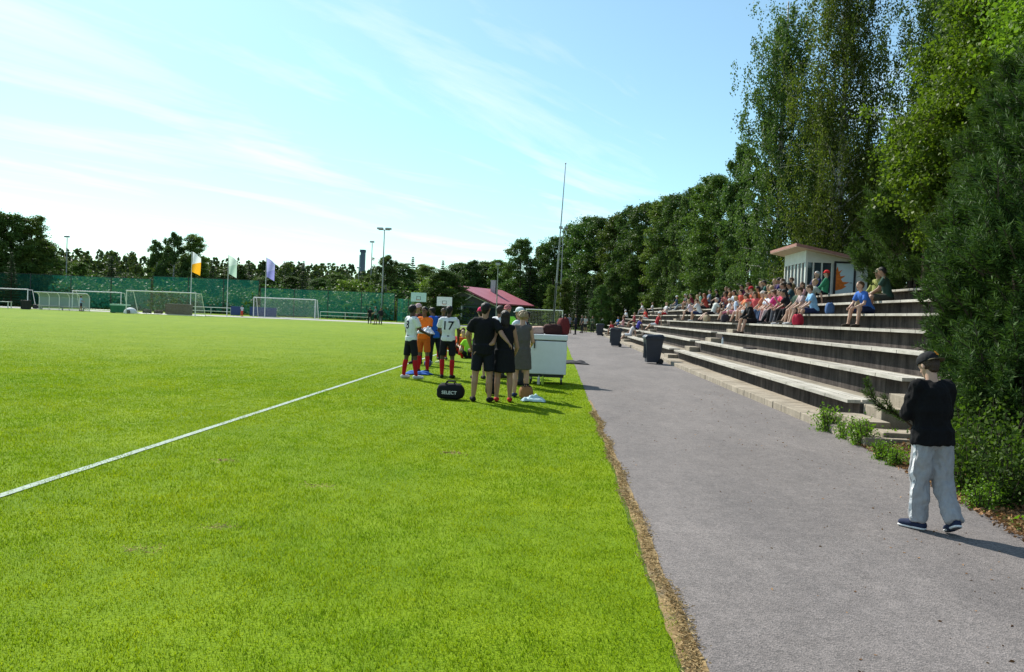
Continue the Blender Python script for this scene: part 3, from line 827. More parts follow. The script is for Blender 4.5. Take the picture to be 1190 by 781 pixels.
def goal(px, Y, wid, hgt, dep, lab, rz=0.0, t=0.11, label_grp='football goals', net=True):
    o = empty('football_goal', base_at(px, Y), rz, lab, 'goal', label_grp)
    for s in (-1, 1):
        b = MB(); b.tube([(s*wid/2, 0, 0), (s*wid/2, 0, hgt)], t/2, 10); b.build('post', M_WHITEM, o)
        b = MB(); b.tube([(s*wid/2, 0, hgt), (s*wid/2, dep*.55, hgt), (s*wid/2, dep, .05)], t/3.2, 8); b.build('net_stay', M_WHITEM, o)
    b = MB(); b.tube([(-wid/2-t/2, 0, hgt+t/2), (wid/2+t/2, 0, hgt+t/2)], t/2, 10); b.build('crossbar', M_WHITEM, o)
    b = MB(); b.tube([(-wid/2, dep, .05), (wid/2, dep, .05)], t/3.5, 8); b.build('ground_bar', M_WHITEM, o)
    q = [[(-wid/2, dep, .05), (wid/2, dep, .05), (wid/2, dep*.55, hgt), (-wid/2, dep*.55, hgt)],
         [(-wid/2, dep*.55, hgt), (wid/2, dep*.55, hgt), (wid/2, 0.02, hgt), (-wid/2, 0.02, hgt)]]
    for s in (-1, 1):
        q.append([(s*wid/2, 0.02, .02), (s*wid/2, dep, .05), (s*wid/2, dep*.55, hgt), (s*wid/2, 0.02, hgt)])
    if net: quad_uv('net', q, M_NET, o)
    return o
goal(186.5, 86.6, 7.6, 2.44, 2.6, 'full size white football goal with net beside the green crate', 0)
goal(330, 99, 7.6, 2.35, 1.6, 'white football goal in front of the dark blue boards', 0)
goal(1, 96, 6.6, 2.2, 1.6, 'white goal with crossbar cut by the picture edge beside the white table', 0, net=False)
goal(112, 103, 6.4, 2.3, 1.6, 'white goal standing behind the clear team shelter', 0, net=False)
goal(631.5, 66, 2.9, 2.0, 1.3, 'small white framed goal with net behind the freezer', 0, .09)

# ------------------------------------------------------------------ green netting fences
def net_fence(px0, px1, Y0, Y1, hgt, n, lab):
    a = Vector((gx(px0, Y0), Y0, 0)); c = Vector((gx(px1, Y1), Y1, 0))
    o = empty('netting_fence', a, 0, lab, 'netting fence', 'green ball netting fences')
    d = c-a
    quad_uv('netting', [[(0, 0, .2), tuple(d+Vector((0, 0, .2))), tuple(d+Vector((0, 0, hgt))), (0, 0, hgt)]], M_NETG, o)
    for i in range(n+1):
        q = d*(i/n)
        b = MB(); b.tube([(q.x, q.y-.05, 0), (q.x, q.y-.05, hgt+.1)], .06, 6); b.build('fence_post', M_POLED, o)
    b = MB(); b.tube([(0, 0, hgt), tuple(d+Vector((0, 0, hgt)))], .03, 5); b.build('top_wire', M_POLED, o)
    return o
net_fence(-12, 175, 110, 112, 4.5, 4, 'tall green netting fence behind the team shelter at the field corner')
net_fence(177, 300, 112, 113, 4.9, 3, 'tall green netting fence behind the full size goal and the flags')
net_fence(302, 458, 108, 110, 3.8, 4, 'tall green netting fence behind the blue boards and the parked cars')

# ------------------------------------------------------------------ flags
def m_flag(name, stops):
    m, nt, b = base_mat(name); L = nt.links.new
    s = nd(nt, 'ShaderNodeSeparateXYZ'); L(nd(nt, 'ShaderNodeTexCoord').outputs['Object'], s.inputs[0])
    ad = nd(nt, 'ShaderNodeMath', operation='MULTIPLY_ADD'); ad.inputs[1].default_value = -0.25; L(s.outputs['X'], ad.inputs[0])
    L(s.outputs['Z'], ad.inputs[2])
    r = nd(nt, 'ShaderNodeValToRGB'); r.color_ramp.interpolation = 'CONSTANT'
    mr = nd(nt, 'ShaderNodeMapRange'); mr.inputs['From Min'].default_value = -2.6; mr.inputs['From Max'].default_value = 0
    L(ad.outputs[0], mr.inputs['Value']); L(mr.outputs[0], r.inputs['Fac'])
    while len(r.color_ramp.elements) < len(stops): r.color_ramp.elements.new(0.5)
    for e, (p_, c_) in zip(r.color_ramp.elements, stops): e.position = p_; e.color = c4(c_)
    L(r.outputs['Color'], b.inputs['Base Color']); b.inputs['Roughness'].default_value = 0.9
    t = nd(nt, 'ShaderNodeBsdfTranslucent'); L(r.outputs['Color'], t.inputs['Color'])
    ms = nd(nt, 'ShaderNodeMixShader'); ms.inputs[0].default_value = 0.4
    L(b.outputs[0], ms.inputs[1]); L(t.outputs[0], ms.inputs[2]); L(ms.outputs[0], nt.nodes['Material Output'].inputs['Surface'])
    return m
def flag(px, Y, ptop, stops, lab, fh=2.6, fw_=1.1):
    b0 = base_at(px, Y); top = at(px, ptop, Y).z + 0.1
    o = empty('flagpole', b0, 0, lab, 'flag', 'flags on poles behind the goal')
    b = MB(); b.tube([(0, 0, 0), (0, 0, top)], [.05, .03], 8); b.build('pole', M_WHITEM, o)
    n, k = 10, 14; vs = []; fs = []
    for j in range(k+1):
        for i in range(n+1):
            u = i/n; v = j/k
            droop = 0.9*u**1.3
            vs.append((0.03 + fw_*u*(1-.12*v), 0.16*math.sin(5*u+2.2*v+px), -v*fh*(1-.12*u) - droop*0.8))
    for j in range(k):
        for i in range(n):
            a = j*(n+1)+i; fs.append((a, a+1, a+n+2, a+n+1))
    mb_ = MB(); mb_.add(vs, fs); f_ = mb_.build('flag_cloth', m_flag('flag_cloth', stops), o, smooth=True)
    f_.location = (0, 0, top-.05)
flag(221, 96, 293, [(0.0, (0.85, 0.42, 0.02)), (0.42, (0.80, 0.82, 0.84))], 'white and yellow flag hanging from a white pole beside the full size goal', 2.4)
flag(263.5, 95, 297, [(0.0, (0.45, 0.62, 0.50)), (0.5, (0.66, 0.78, 0.70))], 'pale green flag hanging from a white pole, middle of the three flags', 2.2)
flag(307.5, 97, 300, [(0.0, (0.28, 0.28, 0.62)), (0.35, (0.42, 0.42, 0.74))], 'violet blue flag on a white pole behind the dark blue boards', 2.3)

# ------------------------------------------------------------------ far side of the field: shelters, crates, boards
def X_(px, Y): return gx(px, Y)
M_CLEAR = bpy.data.materials.new('clear_panel'); M_CLEAR.use_nodes = True
_b = M_CLEAR.node_tree.nodes['Principled BSDF']; _b.inputs['Base Color'].default_value = (0.55, 0.68, 0.66, 1); _b.inputs['Alpha'].default_value = 0.45; _b.inputs['Roughness'].default_value = 0.15
Yd = 91
x0, x1 = X_(39, Yd), X_(98, Yd)
o = empty('team_shelter', (x0, Yd, 0), 0, 'clear team shelter with white curved roof and bench at the field edge', 'shelter')
W_ = x1-x0
arc = [(0, .0), (0.0, 1.45), (-.15, 1.75), (-.5, 1.95), (-1.0, 2.0)]
for i in range(6):
    xx = W_*i/5
    b = MB(); b.tube([(xx, 1.0+a, z) for a, z in arc], .045, 6); b.build('hoop', M_WHITEM, o)
b = MB(); vs = []; fs = []
for i, (a, z) in enumerate(arc):
    vs += [(0.02, 1.02+a, z+.03), (W_-.02, 1.02+a, z+.03)]
    if i: fs.append((2*i-2, 2*i-1, 2*i+1, 2*i))
b.add(vs, fs); b.build('shell', M_CLEAR, o)
b = MB(); b.box(.1, W_-.1, .5, .85, .42, .47); b.build('bench', M_GALV, o)
for xx in (.5, W_/2, W_-.5):
    b = MB(); b.box(xx-.04, xx+.04, .6, .75, 0, .418); b.build('bench_leg', M_GALV, o)
b = MB(); b.tube([(0, .0, 1.98), (W_, .0, 1.98)], .06, 6); b.build('front_rail', M_WHITEM, o)
def table(px0, px1, Y, lab):
    x0, x1 = X_(px0, Y), X_(px1, Y); W = x1-x0
    o = empty('white_table', (x0, Y, 0), 0, lab, 'table')
    b = MB(); b.box(0, W, 0, .7, .72, .78); b.build('table_top', M_WHITEM, o)
    for xx in (.05, W-.12):
        for y_ in (.05, .58):
            b = MB(); b.box(xx, xx+.07, y_, y_+.07, 0, .718); b.build('leg', M_WHITEM, o)
table(-12, 9.5, 88, 'white table beside the goal cut by the picture edge')
def crate(px0, px1, Y, h_, dep, c, name, lab, cat, lidc=None):
    x0, x1 = X_(px0, Y), X_(px1, Y); W = x1-x0
    o = empty(name, (x0, Y, 0), 0, lab, cat)
    b = MB(); b.box(0, W, 0, dep, .05, h_*.82)
    n = max(2, int(W/.6))
    for i in range(n+1):
        xx = (W-.06)*i/n; b.box(xx, xx+.06, -.03, 0.002, .04, h_*.8)
    b.build('crate_body', mat('crate_paint', c, .6, var=.2, scale=3), o)
    b = MB(); b.box(-.05, W+.05, -.05, dep+.05, h_*.82+.004, h_); b.build('crate_lid', mat('crate_lid', lidc or c, .6, var=.15), o)
    for xx in (.06, W-.16):
        b = MB(); b.box(xx, xx+.1, .05, dep-.05, 0, .048); b.build('foot', M_BLACKM, o)
crate(24, 31, 88, 1.0, .8, (.015, .015, .017), 'black_box', 'black storage box between the white table and the team shelter', 'storage box')
crate(128, 146, 88.5, 1.0, .9, (.02, .16, .07), 'green_crate', 'green storage crate with a pale lid beside the goal', 'crate', (.35, .55, .42))
crate(192, 219, 90.2, 1.25, 1.0, (.075, .05, .045), 'brown_crate', 'large dark brown crate standing inside the full size goal', 'crate')
crate(38, 46, 94, .5, .6, (.02, .02, .022), 'kit_box', 'low dark kit box beneath the team shelter', 'kit box')
# white half dome cover
b = MB(); n = 14; vs = []; fs = []
for i in range(6):
    t_ = i/5*math.pi/2
    for k in range(n):
        a = 2*math.pi*k/n; vs.append((.75*math.cos(t_)*math.cos(a), .5*math.cos(t_)*math.sin(a), .05+.62*math.sin(t_)))
for i in range(5):
    for k in range(n):
        a = i*n+k; b2 = i*n+(k+1) % n; fs.append((a, b2, b2+n, a+n))
b.add(vs, fs); o = b.build('dome_tent', mat('tent_white', (.66, .68, .70), .7), loc=base_at(151.5, 88), smooth=True)
tag(o, 'small white pop-up dome tent between the green crate and the goal', 'tent')
d_ = MB(); d_.prism([(-.25, .05), (.25, .05), (.18, .4), (-.18, .4)], -.52, -.47); d_.build('tent_door', M_BLACKM, o)
for (px, c, lab) in ((171, (.03, .03, .035), 'small dark kit bag on the ground inside the full size goal'), (184, (.05, .03, .03), 'dark brownish kit bag beside the brown crate')):
    soft_bag('kit_bag', lab, 'bag', c, base_at(px, 90), .95, .5, .5)
# blue boards behind the second goal
def board(px0, px1, Y, h_, lab):
    x0, x1 = X_(px0, Y), X_(px1, Y); W = x1-x0
    o = empty('blue_board', (x0, Y, 0), 0, lab, 'board', 'dark blue boards at the far end')
    b = MB(); b.box(0, W, 0, .06, .08, h_); b.build('panel', mat('board_blue', (.016, .045, .14), .5, var=.15), o)
    b = MB(); b.box(-.03, W+.03, -.02, .08, h_+.003, h_+.07); b.build('rail', mat('board_rail', (.03, .07, .17), .5), o)
    for xx in (.1, W/2, W-.1):
        b = MB(); b.bar((xx, .06, h_*.8), (xx, .7, .02), .05); b.build('strut', M_GALV, o)
board(268, 279, 101.5, 1.15, 'short dark blue board to the left of the child in red shorts')
board(290, 321, 101.5, 1.15, 'long dark blue board standing behind the second goal')
# barrier rail at the far left
def barrier(px0, px1, Y, h_, lab):
    x0, x1 = X_(px0, Y), X_(px1, Y); W = x1-x0
    o = empty('barrier_rail', (x0, Y, 0), 0, lab, 'barrier', 'white barrier rails')
    b = MB(); b.tube([(0, 0, h_), (W, 0, h_)], .04, 6); b.build('rail', M_WHITEM, o)
    b = MB(); b.tube([(0, 0, h_*.5), (W, 0, h_*.5)], .03, 6); b.build('rail', M_WHITEM, o)
    n = max(2, int(W/3))
    for i in range(n+1):
        b = MB(); b.tube([(W*i/n, 0, 0), (W*i/n, 0, h_-.04)], .035, 6); b.build('post', M_WHITEM, o)
barrier(222, 268, 103, .95, 'white barrier rail behind the white and green flags')
barrier(372, 430, 104, .95, 'white barrier rail between the second goal and the far people')

# ------------------------------------------------------------------ basketball hoops and the ball cage
def hoop(px, py_, Y, c, lab):
    p = at(px, py_, Y)
    o = empty('basketball_hoop', (p.x, Y, 0), 0, lab, 'basketball hoop', 'basketball hoops')
    b = MB(); b.tube([(0, .9, 0), (0, .9, p.z-.2), (0, .1, p.z)], .07, 8); b.build('pole', M_POLED, o)
    b = MB(); b.box(-.9, .9, -.02, .03, p.z-.52, p.z+.55); bd = b.build('backboard', mat('backboard', c, .4), o)
    b = MB()
    for s in (-.25, .2): b.box(s, s+.05, -.026, -.021, p.z-.3, p.z+.1)
    b.box(-.2, .2, -.026, -.021, p.z+.06, p.z+.1); b.box(-.2, .2, -.026, -.021, p.z-.3, p.z-.26)
    b.build('square', M_BLACKM, bd)
    b = MB(); b.tube([(.23*math.cos(a), -.28+.23*math.sin(a), p.z-.3) for a in np.linspace(0, 2*math.pi, 15)], .02, 5, cap=False)
    b.build('rim', mat('rim_orange', (.6, .15, .03), .5), o)
hoop(486.5, 345.5, 96, (.50, .68, .66), 'basketball hoop with pale turquoise backboard by the green cage')
hoop(516.5, 350.5, 97, (.74, .76, .76), 'basketball hoop with white backboard behind the number 17 player')
o = empty('ball_cage', base_at(461, 104), 0, 'small green netting cage beside the turquoise backboard', 'cage')
cw = X_(474, 104)-X_(461, 104)
quad_uv('netting', [[(0, 0, .05), (cw, 0, .05), (cw, 0, 3.0), (0, 0, 3.0)], [(cw, 0, .05), (cw, 4, .05), (cw, 4, 3.0), (cw, 0, 3.0)], [(0, 0, .05), (0, 4, .05), (0, 4, 3.0), (0, 0, 3.0)]], M_NETG, o)
for xx, y_ in ((0, 0), (cw, 0), (0, 4), (cw, 4)):
    b = MB(); b.tube([(xx, y_, 0), (xx, y_, 3.05)], .05, 6); b.build('post', M_POLED, o)

# ------------------------------------------------------------------ pink-roofed hall
def m_roof():
    m, nt, b = base_mat('pink_sheet_roof'); L = nt.links.new
    v = nd(nt, 'ShaderNodeTexCoord').outputs['Object']
    a, f = noise_mix(nt, v, .6, (.35, .085, .12), (.42, .12, .16), .3, .7)
    wv = nd(nt, 'ShaderNodeTexWave'); wv.inputs['Scale'].default_value = 1.2; wv.bands_direction = 'Y'; L(v, wv.inputs['Vector'])
    c = mixc(nt, a, (.32, .08, .10), mixc(nt, wv.outputs['Color'], (0., 0., 0.), .6))
    L(c, b.inputs['Base Color']); b.inputs['Roughness'].default_value = .55
    return m
Yh = 112.0
apex = at(535, 332, Yh); eave = at(577.6, 352.5, Yh)
hall = empty('sports_hall', (apex.x, Yh, 0), rad(-19), 'green sports hall with pink sheet roof and white gable bracing beyond the field', 'building')
hw = (eave.x-apex.x)*1.06; az = apex.z; ez = eave.z; ll = 14.0
M_HALLW = mat('hall_green_wall', (.085, .15, .135), .7, var=.12); M_HALLG = mat('hall_gable_dark', (.10, .105, .115), .7)
b = MB(); b.box(-hw*.93, hw*.93, 1.2, ll, 0, ez-.35); b.build('wall', M_HALLW, hall)
b = MB(); b.prism([(-hw*.95, ez-.349), (hw*.95, ez-.349), (0, az-.35)], .9, 1.15); b.build('gable', M_HALLG, hall)
b = MB()
for s in (-1, 1):
    b.add([(0, -.6, az), (s*hw, -.6, ez), (s*hw, ll+.6, ez), (0, ll+.6, az), (0, -.6, az-.22), (s*hw, -.6, ez-.22), (s*hw, ll+.6, ez-.22), (0, ll+.6, az-.22)],
          [(0,1,2,3),(7,6,5,4),(0,4,5,1),(1,5,6,2),(2,6,7,3)])
b.build('roof', m_roof(), hall)
b = MB(); b.bar((0, .7, az-2.3), (0, .7, .3), .16); b.build('post', M_WHITEM, hall)
for s in (-1, 1):
    b = MB(); b.bar((0, .7, az-2.3), (s*1.7, .7, az-1.15), .13); b.build('brace', M_WHITEM, hall)
    b = MB(); b.bar((s*hw*.97, .75, ez-.45), (0, .75, az-.75), .14); b.build('barge_beam', M_WHITEM, hall)
b = MB(); b.box(-hw*.9, hw*.9, 1.15, 1.198, 1.0, 2.3); b.build('window_band', M_GLASS, hall)
b = MB(); b.box(1.0, 1.75, 8.0, 8.8, az-1.0, az+1.1); b.box(.95, 1.8, 7.95, 8.85, az+1.1, az+1.2); b.build('chimney', M_GALV, hall)

# ------------------------------------------------------------------ distant tower
tp = at(419.5, 290, 620); xb = gx(418.5, 620)
o = empty('tower', (xb, 620, 0), 0, 'slender grey blue tower far beyond the trees', 'tower')
b = MB(); b.box(-1.2, 1.9, 0, 3.5, 0, tp.z-2); b.build('shaft', mat('tower_dark', (.10, .13, .19), .7), o)
b = MB(); b.box(-2.1, -1.202, 0.3, 3.2, 0, tp.z-4); b.build('light_strip', mat('tower_light', (.30, .42, .50), .5), o)
b = MB(); b.box(-1.7, 2.1, -.3, 3.8, tp.z-2, tp.z); b.build('cap', mat('tower_cap', (.06, .08, .13), .7), o)

# ------------------------------------------------------------------ parked cars behind the netting
def car(px, Y, c, lab, rz):
    o = empty('parked_car', base_at(px, Y), rz, lab, 'car', 'cars parked beyond the netting')
    prof = [(-2.1, .35), (-2.12, .75), (-1.95, .92), (-1.1, .98), (-.55, 1.42), (.9, 1.44), (1.55, 1.0), (2.0, .92), (2.1, .6), (2.08, .35)]
    b = MB(); b.prism(prof, -.85, .85); b.build('body', mat('car_paint', c, .25, var=.03, spec=.6), o, bevel=.08)
    b = MB(); b.prism([(-.98, .99), (-.5, 1.36), (.2, 1.37), (.2, .99)], -.862, .862); b.prism([(.28, .99), (.28, 1.37), (.86, 1.37), (1.4, 1.0)], -.862, .862); b.build('window', M_GLASS, o)
    for xx in (-1.3, 1.3):
        for s in (-1, 1):
            b = MB(); b.tube([(xx, s*.68, .32), (xx, s*.88, .32)], .32, 14); wv = b.build('wheel', M_RUB, o)
            b = MB(); b.tube([(xx, s*.88, .32), (xx, s*.89, .32)], .19, 10); b.build('rim', M_GALV, wv)
car(394, 142, (.30, .40, .50), 'pale blue parked car behind the netting fence', .1)
car(425, 141, (.55, .58, .60), 'silver parked car behind the netting fence', -.1)
car(457, 137, (.05, .06, .08), 'dark parked car behind the far people', .05)
# ------------------------------------------------------------------ trees
M_BARK = mat('bark_brown', (0.075, 0.058, 0.045), 0.95, var=0.4, scale=4, bump=0.8, spec=0.1, bscale=14)
def m_birch():
    m, nt, b = base_mat('birch_bark'); L = nt.links.new
    v = nd(nt, 'ShaderNodeTexCoord').outputs['Object']
    mp = nd(nt, 'ShaderNodeMapping'); mp.inputs['Scale'].default_value = (2, 2, 5); L(v, mp.inputs['Vector'])
    c, _ = noise_mix(nt, mp.outputs[0], 1.2, (.05, .045, .04), (.55, .53, .48), .42, .52, 6, .7)
    L(c, b.inputs['Base Color']); b.inputs['Roughness'].default_value = .8
    return m
M_BIRCH = m_birch()
ML_BIRCH = leaf_mat('birch_leaf', (0.075, 0.125, 0.023), (0.167, 0.220, 0.049), 0.42, 0.6, 0.15, vary=0.30)
ML_BIRCH2 = leaf_mat('birch_leaf_blue', (0.041, 0.081, 0.023), (0.116, 0.177, 0.049), 0.28, 0.6, 0.15, vary=0.30)
ML_MAPLE = leaf_mat('maple_leaf', (0.085, 0.140, 0.015), (0.165, 0.240, 0.030), 0.45, 0.55, 0.18, vary=0.30)
ML_DARK = leaf_mat('alder_leaf', (0.033, 0.075, 0.018), (0.105, 0.168, 0.039), 0.25, 0.6, 0.15, vary=0.30)
ML_MID = leaf_mat('aspen_leaf', (0.053, 0.098, 0.020), (0.140, 0.204, 0.042), 0.28, 0.6, 0.15, vary=0.30)
ML_SPRUCE = leaf_mat('spruce_needle', (0.021, 0.045, 0.017), (0.054, 0.093, 0.033), 0.12, 0.6, 0.2, vary=0.30)
ML_PINE = leaf_mat('pine_needle', (0.021, 0.048, 0.012), (0.090, 0.150, 0.030), 0.25, 0.6, 0.15)
ML_YEW = leaf_mat('dark_needle', (0.019, 0.044, 0.012), (0.085, 0.153, 0.035), 0.20, 0.6, 0.12)
ML_FAR = leaf_mat('far_leaf', (0.048, 0.082, 0.026), (0.096, 0.138, 0.048), 0.28, 0.6, 0.2, vary=0.30)
ML_LIME = leaf_mat('light_leaf', (0.096, 0.156, 0.024), (0.168, 0.234, 0.042), 0.40, 0.5, 0.3)

def trunk_pts(H, lean, seed, n=9):
    pts = []
    for i in range(n+1):
        t = i/n
        pts.append(Vector((lean[0]*t + 0.35*noise.noise((t*2.3, seed, 0)), lean[1]*t + 0.35*noise.noise((t*2.3, 0, seed)), H*t)))
    o = pts[0].copy()
    return [p-Vector((o.x, o.y, 0)) for p in pts]
def lerp_pts(pts, t):
    f = t*(len(pts)-1); i = min(int(f), len(pts)-2); return pts[i].lerp(pts[i+1], f-i)

def broadleaf(name, H, zb, prof, nb, ncl, nlf, leaf, sig, leafm, barkm, seed, rise=0.45, hang=0.0, sag=0.25, r0=0.22, lean=(0, 0), ratio=0.62, lobes=0.0):
    """trunk with limbs; foliage as leaf clumps along each limb. prof(t): crown radius over height 0..1"""
    st = random.getstate(); random.seed(seed)
    root = empty(name)
    pts = trunk_pts(H*0.96, lean, seed)
    tb = MB(); tb.tube(pts, [r0*(1-0.9*i/(len(pts)-1))+0.015 for i in range(len(pts))], 9)
    Cs = []; Ds = []
    for i in range(nb):
        t = ((i+random.random())/nb)
        z = zb + (H*0.94-zb)*t
        base = lerp_pts(pts, min(1, z/(H*0.96)))
        az = i*2.39996 + random.uniform(-.5, .5)
        ln_ = prof(t)*random.uniform(.72, 1.04)
        d = Vector((math.cos(az), math.sin(az), 0))
        ri = rise*random.uniform(.6, 1.3)*(0.6+0.8*t)
        start = base - Vector((0, 0, ln_*ri*0.5))
        lp = []
        for j in range(6):
            u = j/5
            lp.append(start + d*ln_*u + Vector((0, 0, ln_*(ri*1.5*u - sag*u*u))))
        rr_ = max(0.018, r0*0.30*(1-0.75*t))
        tb.tube(lp[:5], [rr_*(1-.8*j/5) for j in range(5)], 5, cap=False)
        nc = max(2, int(ncl*(0.35+ln_/max(prof(.35), .1)*.65)))
        for c in range(nc):
            u = random.uniform(.22, 1.04)**0.75
            p = start + d*ln_*u + Vector((0, 0, ln_*(ri*1.5*u - sag*u*u)))
            off = Vector((random.gauss(0, 1), random.gauss(0, 1), random.gauss(0, .6)))*sig*1.6
            p = p + off*(0.5+u)
            if lobes and c % 6:      # rounded boughs: clumps sit on the shell of a mass at the limb's end
                end = lp[4] if len(lp) > 4 else lp[-1]
                q_ = Vector((random.gauss(0, 1), random.gauss(0, 1), random.gauss(.25, 1))).normalized()
                p = end + Vector((q_.x, q_.y, q_.z*.75))*lobes*(.22*ln_+.34)*random.uniform(.65, 1.05)
            if c % 3 == 0:
                tb.tube([lerp_pts(lp, min(1, u*.85)), p], [0.012, 0.006], 3, cap=False)
            s = sig*random.uniform(.6, 1.25)
            n = int(nlf*random.uniform(.6, 1.3))
            if hang > 0:
                hl = hang*random.uniform(.4, 1.3)*(0.45+0.55*u)
                k = rng.uniform(size=(n, 1))
                q = np.array(p) + rng.normal(size=(n, 3))*np.array([s*.42, s*.42, s*.42]) - np.concatenate([np.zeros((n, 2)), hl*k], 1)
                D = rng.normal(size=(n, 3))*0.6 + np.array([0, 0, -1.0])
            else:
                q = np.array(p) + rng.normal(size=(n, 3))*np.array([s, s, s*.62])
                D = rng.normal(size=(n, 3)) + np.array(d)*0.5 + np.array([0, 0, -.35])
            Cs.append(q); Ds.append(D)
    tb.build('trunk', barkm, root, smooth=True)
    C = np.concatenate(Cs); D = np.concatenate(Ds); N = len(C)
    lf = leaf*rng.uniform(.7, 1.3, N)
    leaf_obj('crown', C, D, lf, lf*ratio, leafm, root)
    random.setstate(st)
    return root

def conifer(name, H, R, leafm, seed, dens=1.0, zb=0.3, L_=0.34, W_=0.10, power=1.0, droop=.25):
    st = random.getstate(); random.seed(seed)
    root = empty(name)
    tb = MB(); tb.tube([(0, 0, 0), (0, 0, H*.5), (0, 0, H*.99)], [.16*H/10+.03, .09*H/10, .012], 8)
    Cs = []; Ds = []
    z = zb
    while z < H*.985:
        t = (z-zb)/(H-zb)
        rr_ = R*((1-t)**power)*random.uniform(.80, 1.15)+.08
        n = max(4, int(7*random.uniform(.8, 1.2)))
        a0 = random.uniform(0, 6)
        for i in range(n):
            az = a0 + 2*math.pi*i/n + random.uniform(-.25, .25)
            d = np.array([math.cos(az), math.sin(az), 0]); l = rr_*random.uniform(.75, 1.2)
            m_ = max(10, int(34*dens*l))
            u = rng.uniform(.05, 1, (m_, 1))**.7
            p = np.array([0, 0, z]) + d*u*l + np.array([0, 0, 1.0])*(-droop*l*u + .22*l*u*u)
            side = np.array([-d[1], d[0], 0])
            sp_ = rng.normal(0, .20, (m_, 1))*l*(1.1-u*.8)
            p = p + side*sp_ + rng.normal(0, .05, (m_, 3)) - np.array([0, 0, 1])*rng.uniform(0, .22, (m_, 1))*min(1, l)
            Cs.append(p); Ds.append(d*0.8 + side*np.sign(sp_)*.7 + rng.normal(0, .25, (m_, 3)) + np.array([0, 0, -.25]))
            if i % 2 == 0:
                tb.tube([(0, 0, z), (d[0]*l*.9, d[1]*l*.9, z-droop*l*.9+.18*l)], [.03, .008], 3, cap=False)
        z += (.30+.28*(1-t))*H/12*1.1
    tb.build('trunk', M_BARK, root)
    C = np.concatenate(Cs); D = np.concatenate(Ds); N = len(C)
    k = rng.uniform(.7, 1.3, N)
    leaf_obj('crown', C, D, L_*k, W_*k, leafm, root)
    random.setstate(st)
    return root

def needle_tree(name, tips, leafm, nn, L_, W_, trunk, seed, cone=0.85):
    """bushy pine: list of shoot (base, tip) pairs, each dressed with radiating needles"""
    root = empty(name)
    tb = MB()
    for pts, r_ in trunk: tb.tube(pts, r_, 6)
    A = np.array([b for b, t in tips]); B = np.array([t for b, t in tips]); M = len(A)
    for i in range(0, M, 2):
        tb.tube([A[i], B[i]], [.012, .005], 3, cap=False)
    tb.build('trunk', M_BARK, root)
    u = rng.uniform(0.1, 1.05, (M, nn, 1))
    P = A[:, None, :] + (B-A)[:, None, :]*u
    ax = unit(B-A)[:, None, :]
    rnd = rng.normal(size=(M, nn, 3)); rnd = unit(rnd - ax*np.sum(rnd*ax, -1, keepdims=True))
    D = unit(rnd + ax*cone)
    Ln = L_*rng.uniform(.7, 1.2, (M, nn, 1))
    C = (P + D*Ln*.5).reshape(-1, 3)
    leaf_obj('crown', C, D.reshape(-1, 3), Ln.reshape(-1), W_, leafm, root)
    return root

def put(o, x, y, z, s=1.0, rz=0.0, label=None, cat='tree', group=None, sz=None):
    o.location = (x, y, z); o.rotation_euler = (0, 0, rz); o.scale = (s, s, sz or s)
    tag(o, label, cat, group); return o

# --- the two tall weeping birches behind the booth, and the ones above them
birch_prof = lambda t: 3.0*(0.55+0.75*t)*(1-t)**0.55 + 0.25
B1 = broadleaf('birch_tree', 18.2, 0.8, lambda t: 2.75*min(1, .45+t*1.2)*(1-t)**.62+.25, 96, 10, 78, .14, .34, ML_BIRCH2, M_BIRCH, 5, rise=.75, hang=1.5, sag=.3, r0=.22)
put(B1, at(902, 300, 48).x, 48, 2.4, 1, .4, 'tall dark green weeping birch with pointed top standing just left of the booth')
B2 = broadleaf('birch_tree', 20.5, 0.8, lambda t: 3.5*min(1, .55+t*1.2)*(1-t)**.5+.3, 110, 12, 80, .135, .38, ML_BIRCH, M_BIRCH, 8, rise=.7, hang=2.0, sag=.35, r0=.26)
put(B2, at(985, 250, 42.5).x, 44, 2.6, .86, 1.0, 'broad yellowish weeping birch with hanging branches rising behind the booth roof', sz=1.0)
o = put(copy_tree(B2), at(1120, 200, 37).x+1.0, 41, 3.0, .95, 3.6, 'very tall weeping birch behind the bright maple, its top out of the picture')
o = put(copy_tree(B1), at(1160, 150, 32).x+1.5, 36, 3.2, 1.1, 2.2, 'tall thin birch showing sky gaps above the bright maple')
o = put(copy_tree(B2), at(958, 200, 56).x, 57, 3.0, .70, 5.1, 'birch of middle height filling the gap between the two weeping birches')
# --- bright maple
T4 = broadleaf('maple_tree', 8.6, 1.2, lambda t: 3.2*(min(1, .6+1.3*t))*(1-t)**.42+.2, 60, 28, 84, .095, .22, ML_MAPLE, M_BARK, 21, rise=.45, sag=.2, r0=.17, ratio=.8, lobes=.8)
put(T4, at(1178, 200, 21.5).x, 21.5, 2.6, 1.0, .7, 'bright green sunlit maple rising above the dark pines')
T4b = put(copy_tree(T4), at(1265, 120, 19).x+.5, 18.2, 2.7, 1.1, 2.9, 'bright green maple cut by the picture edge beside the dark pine')
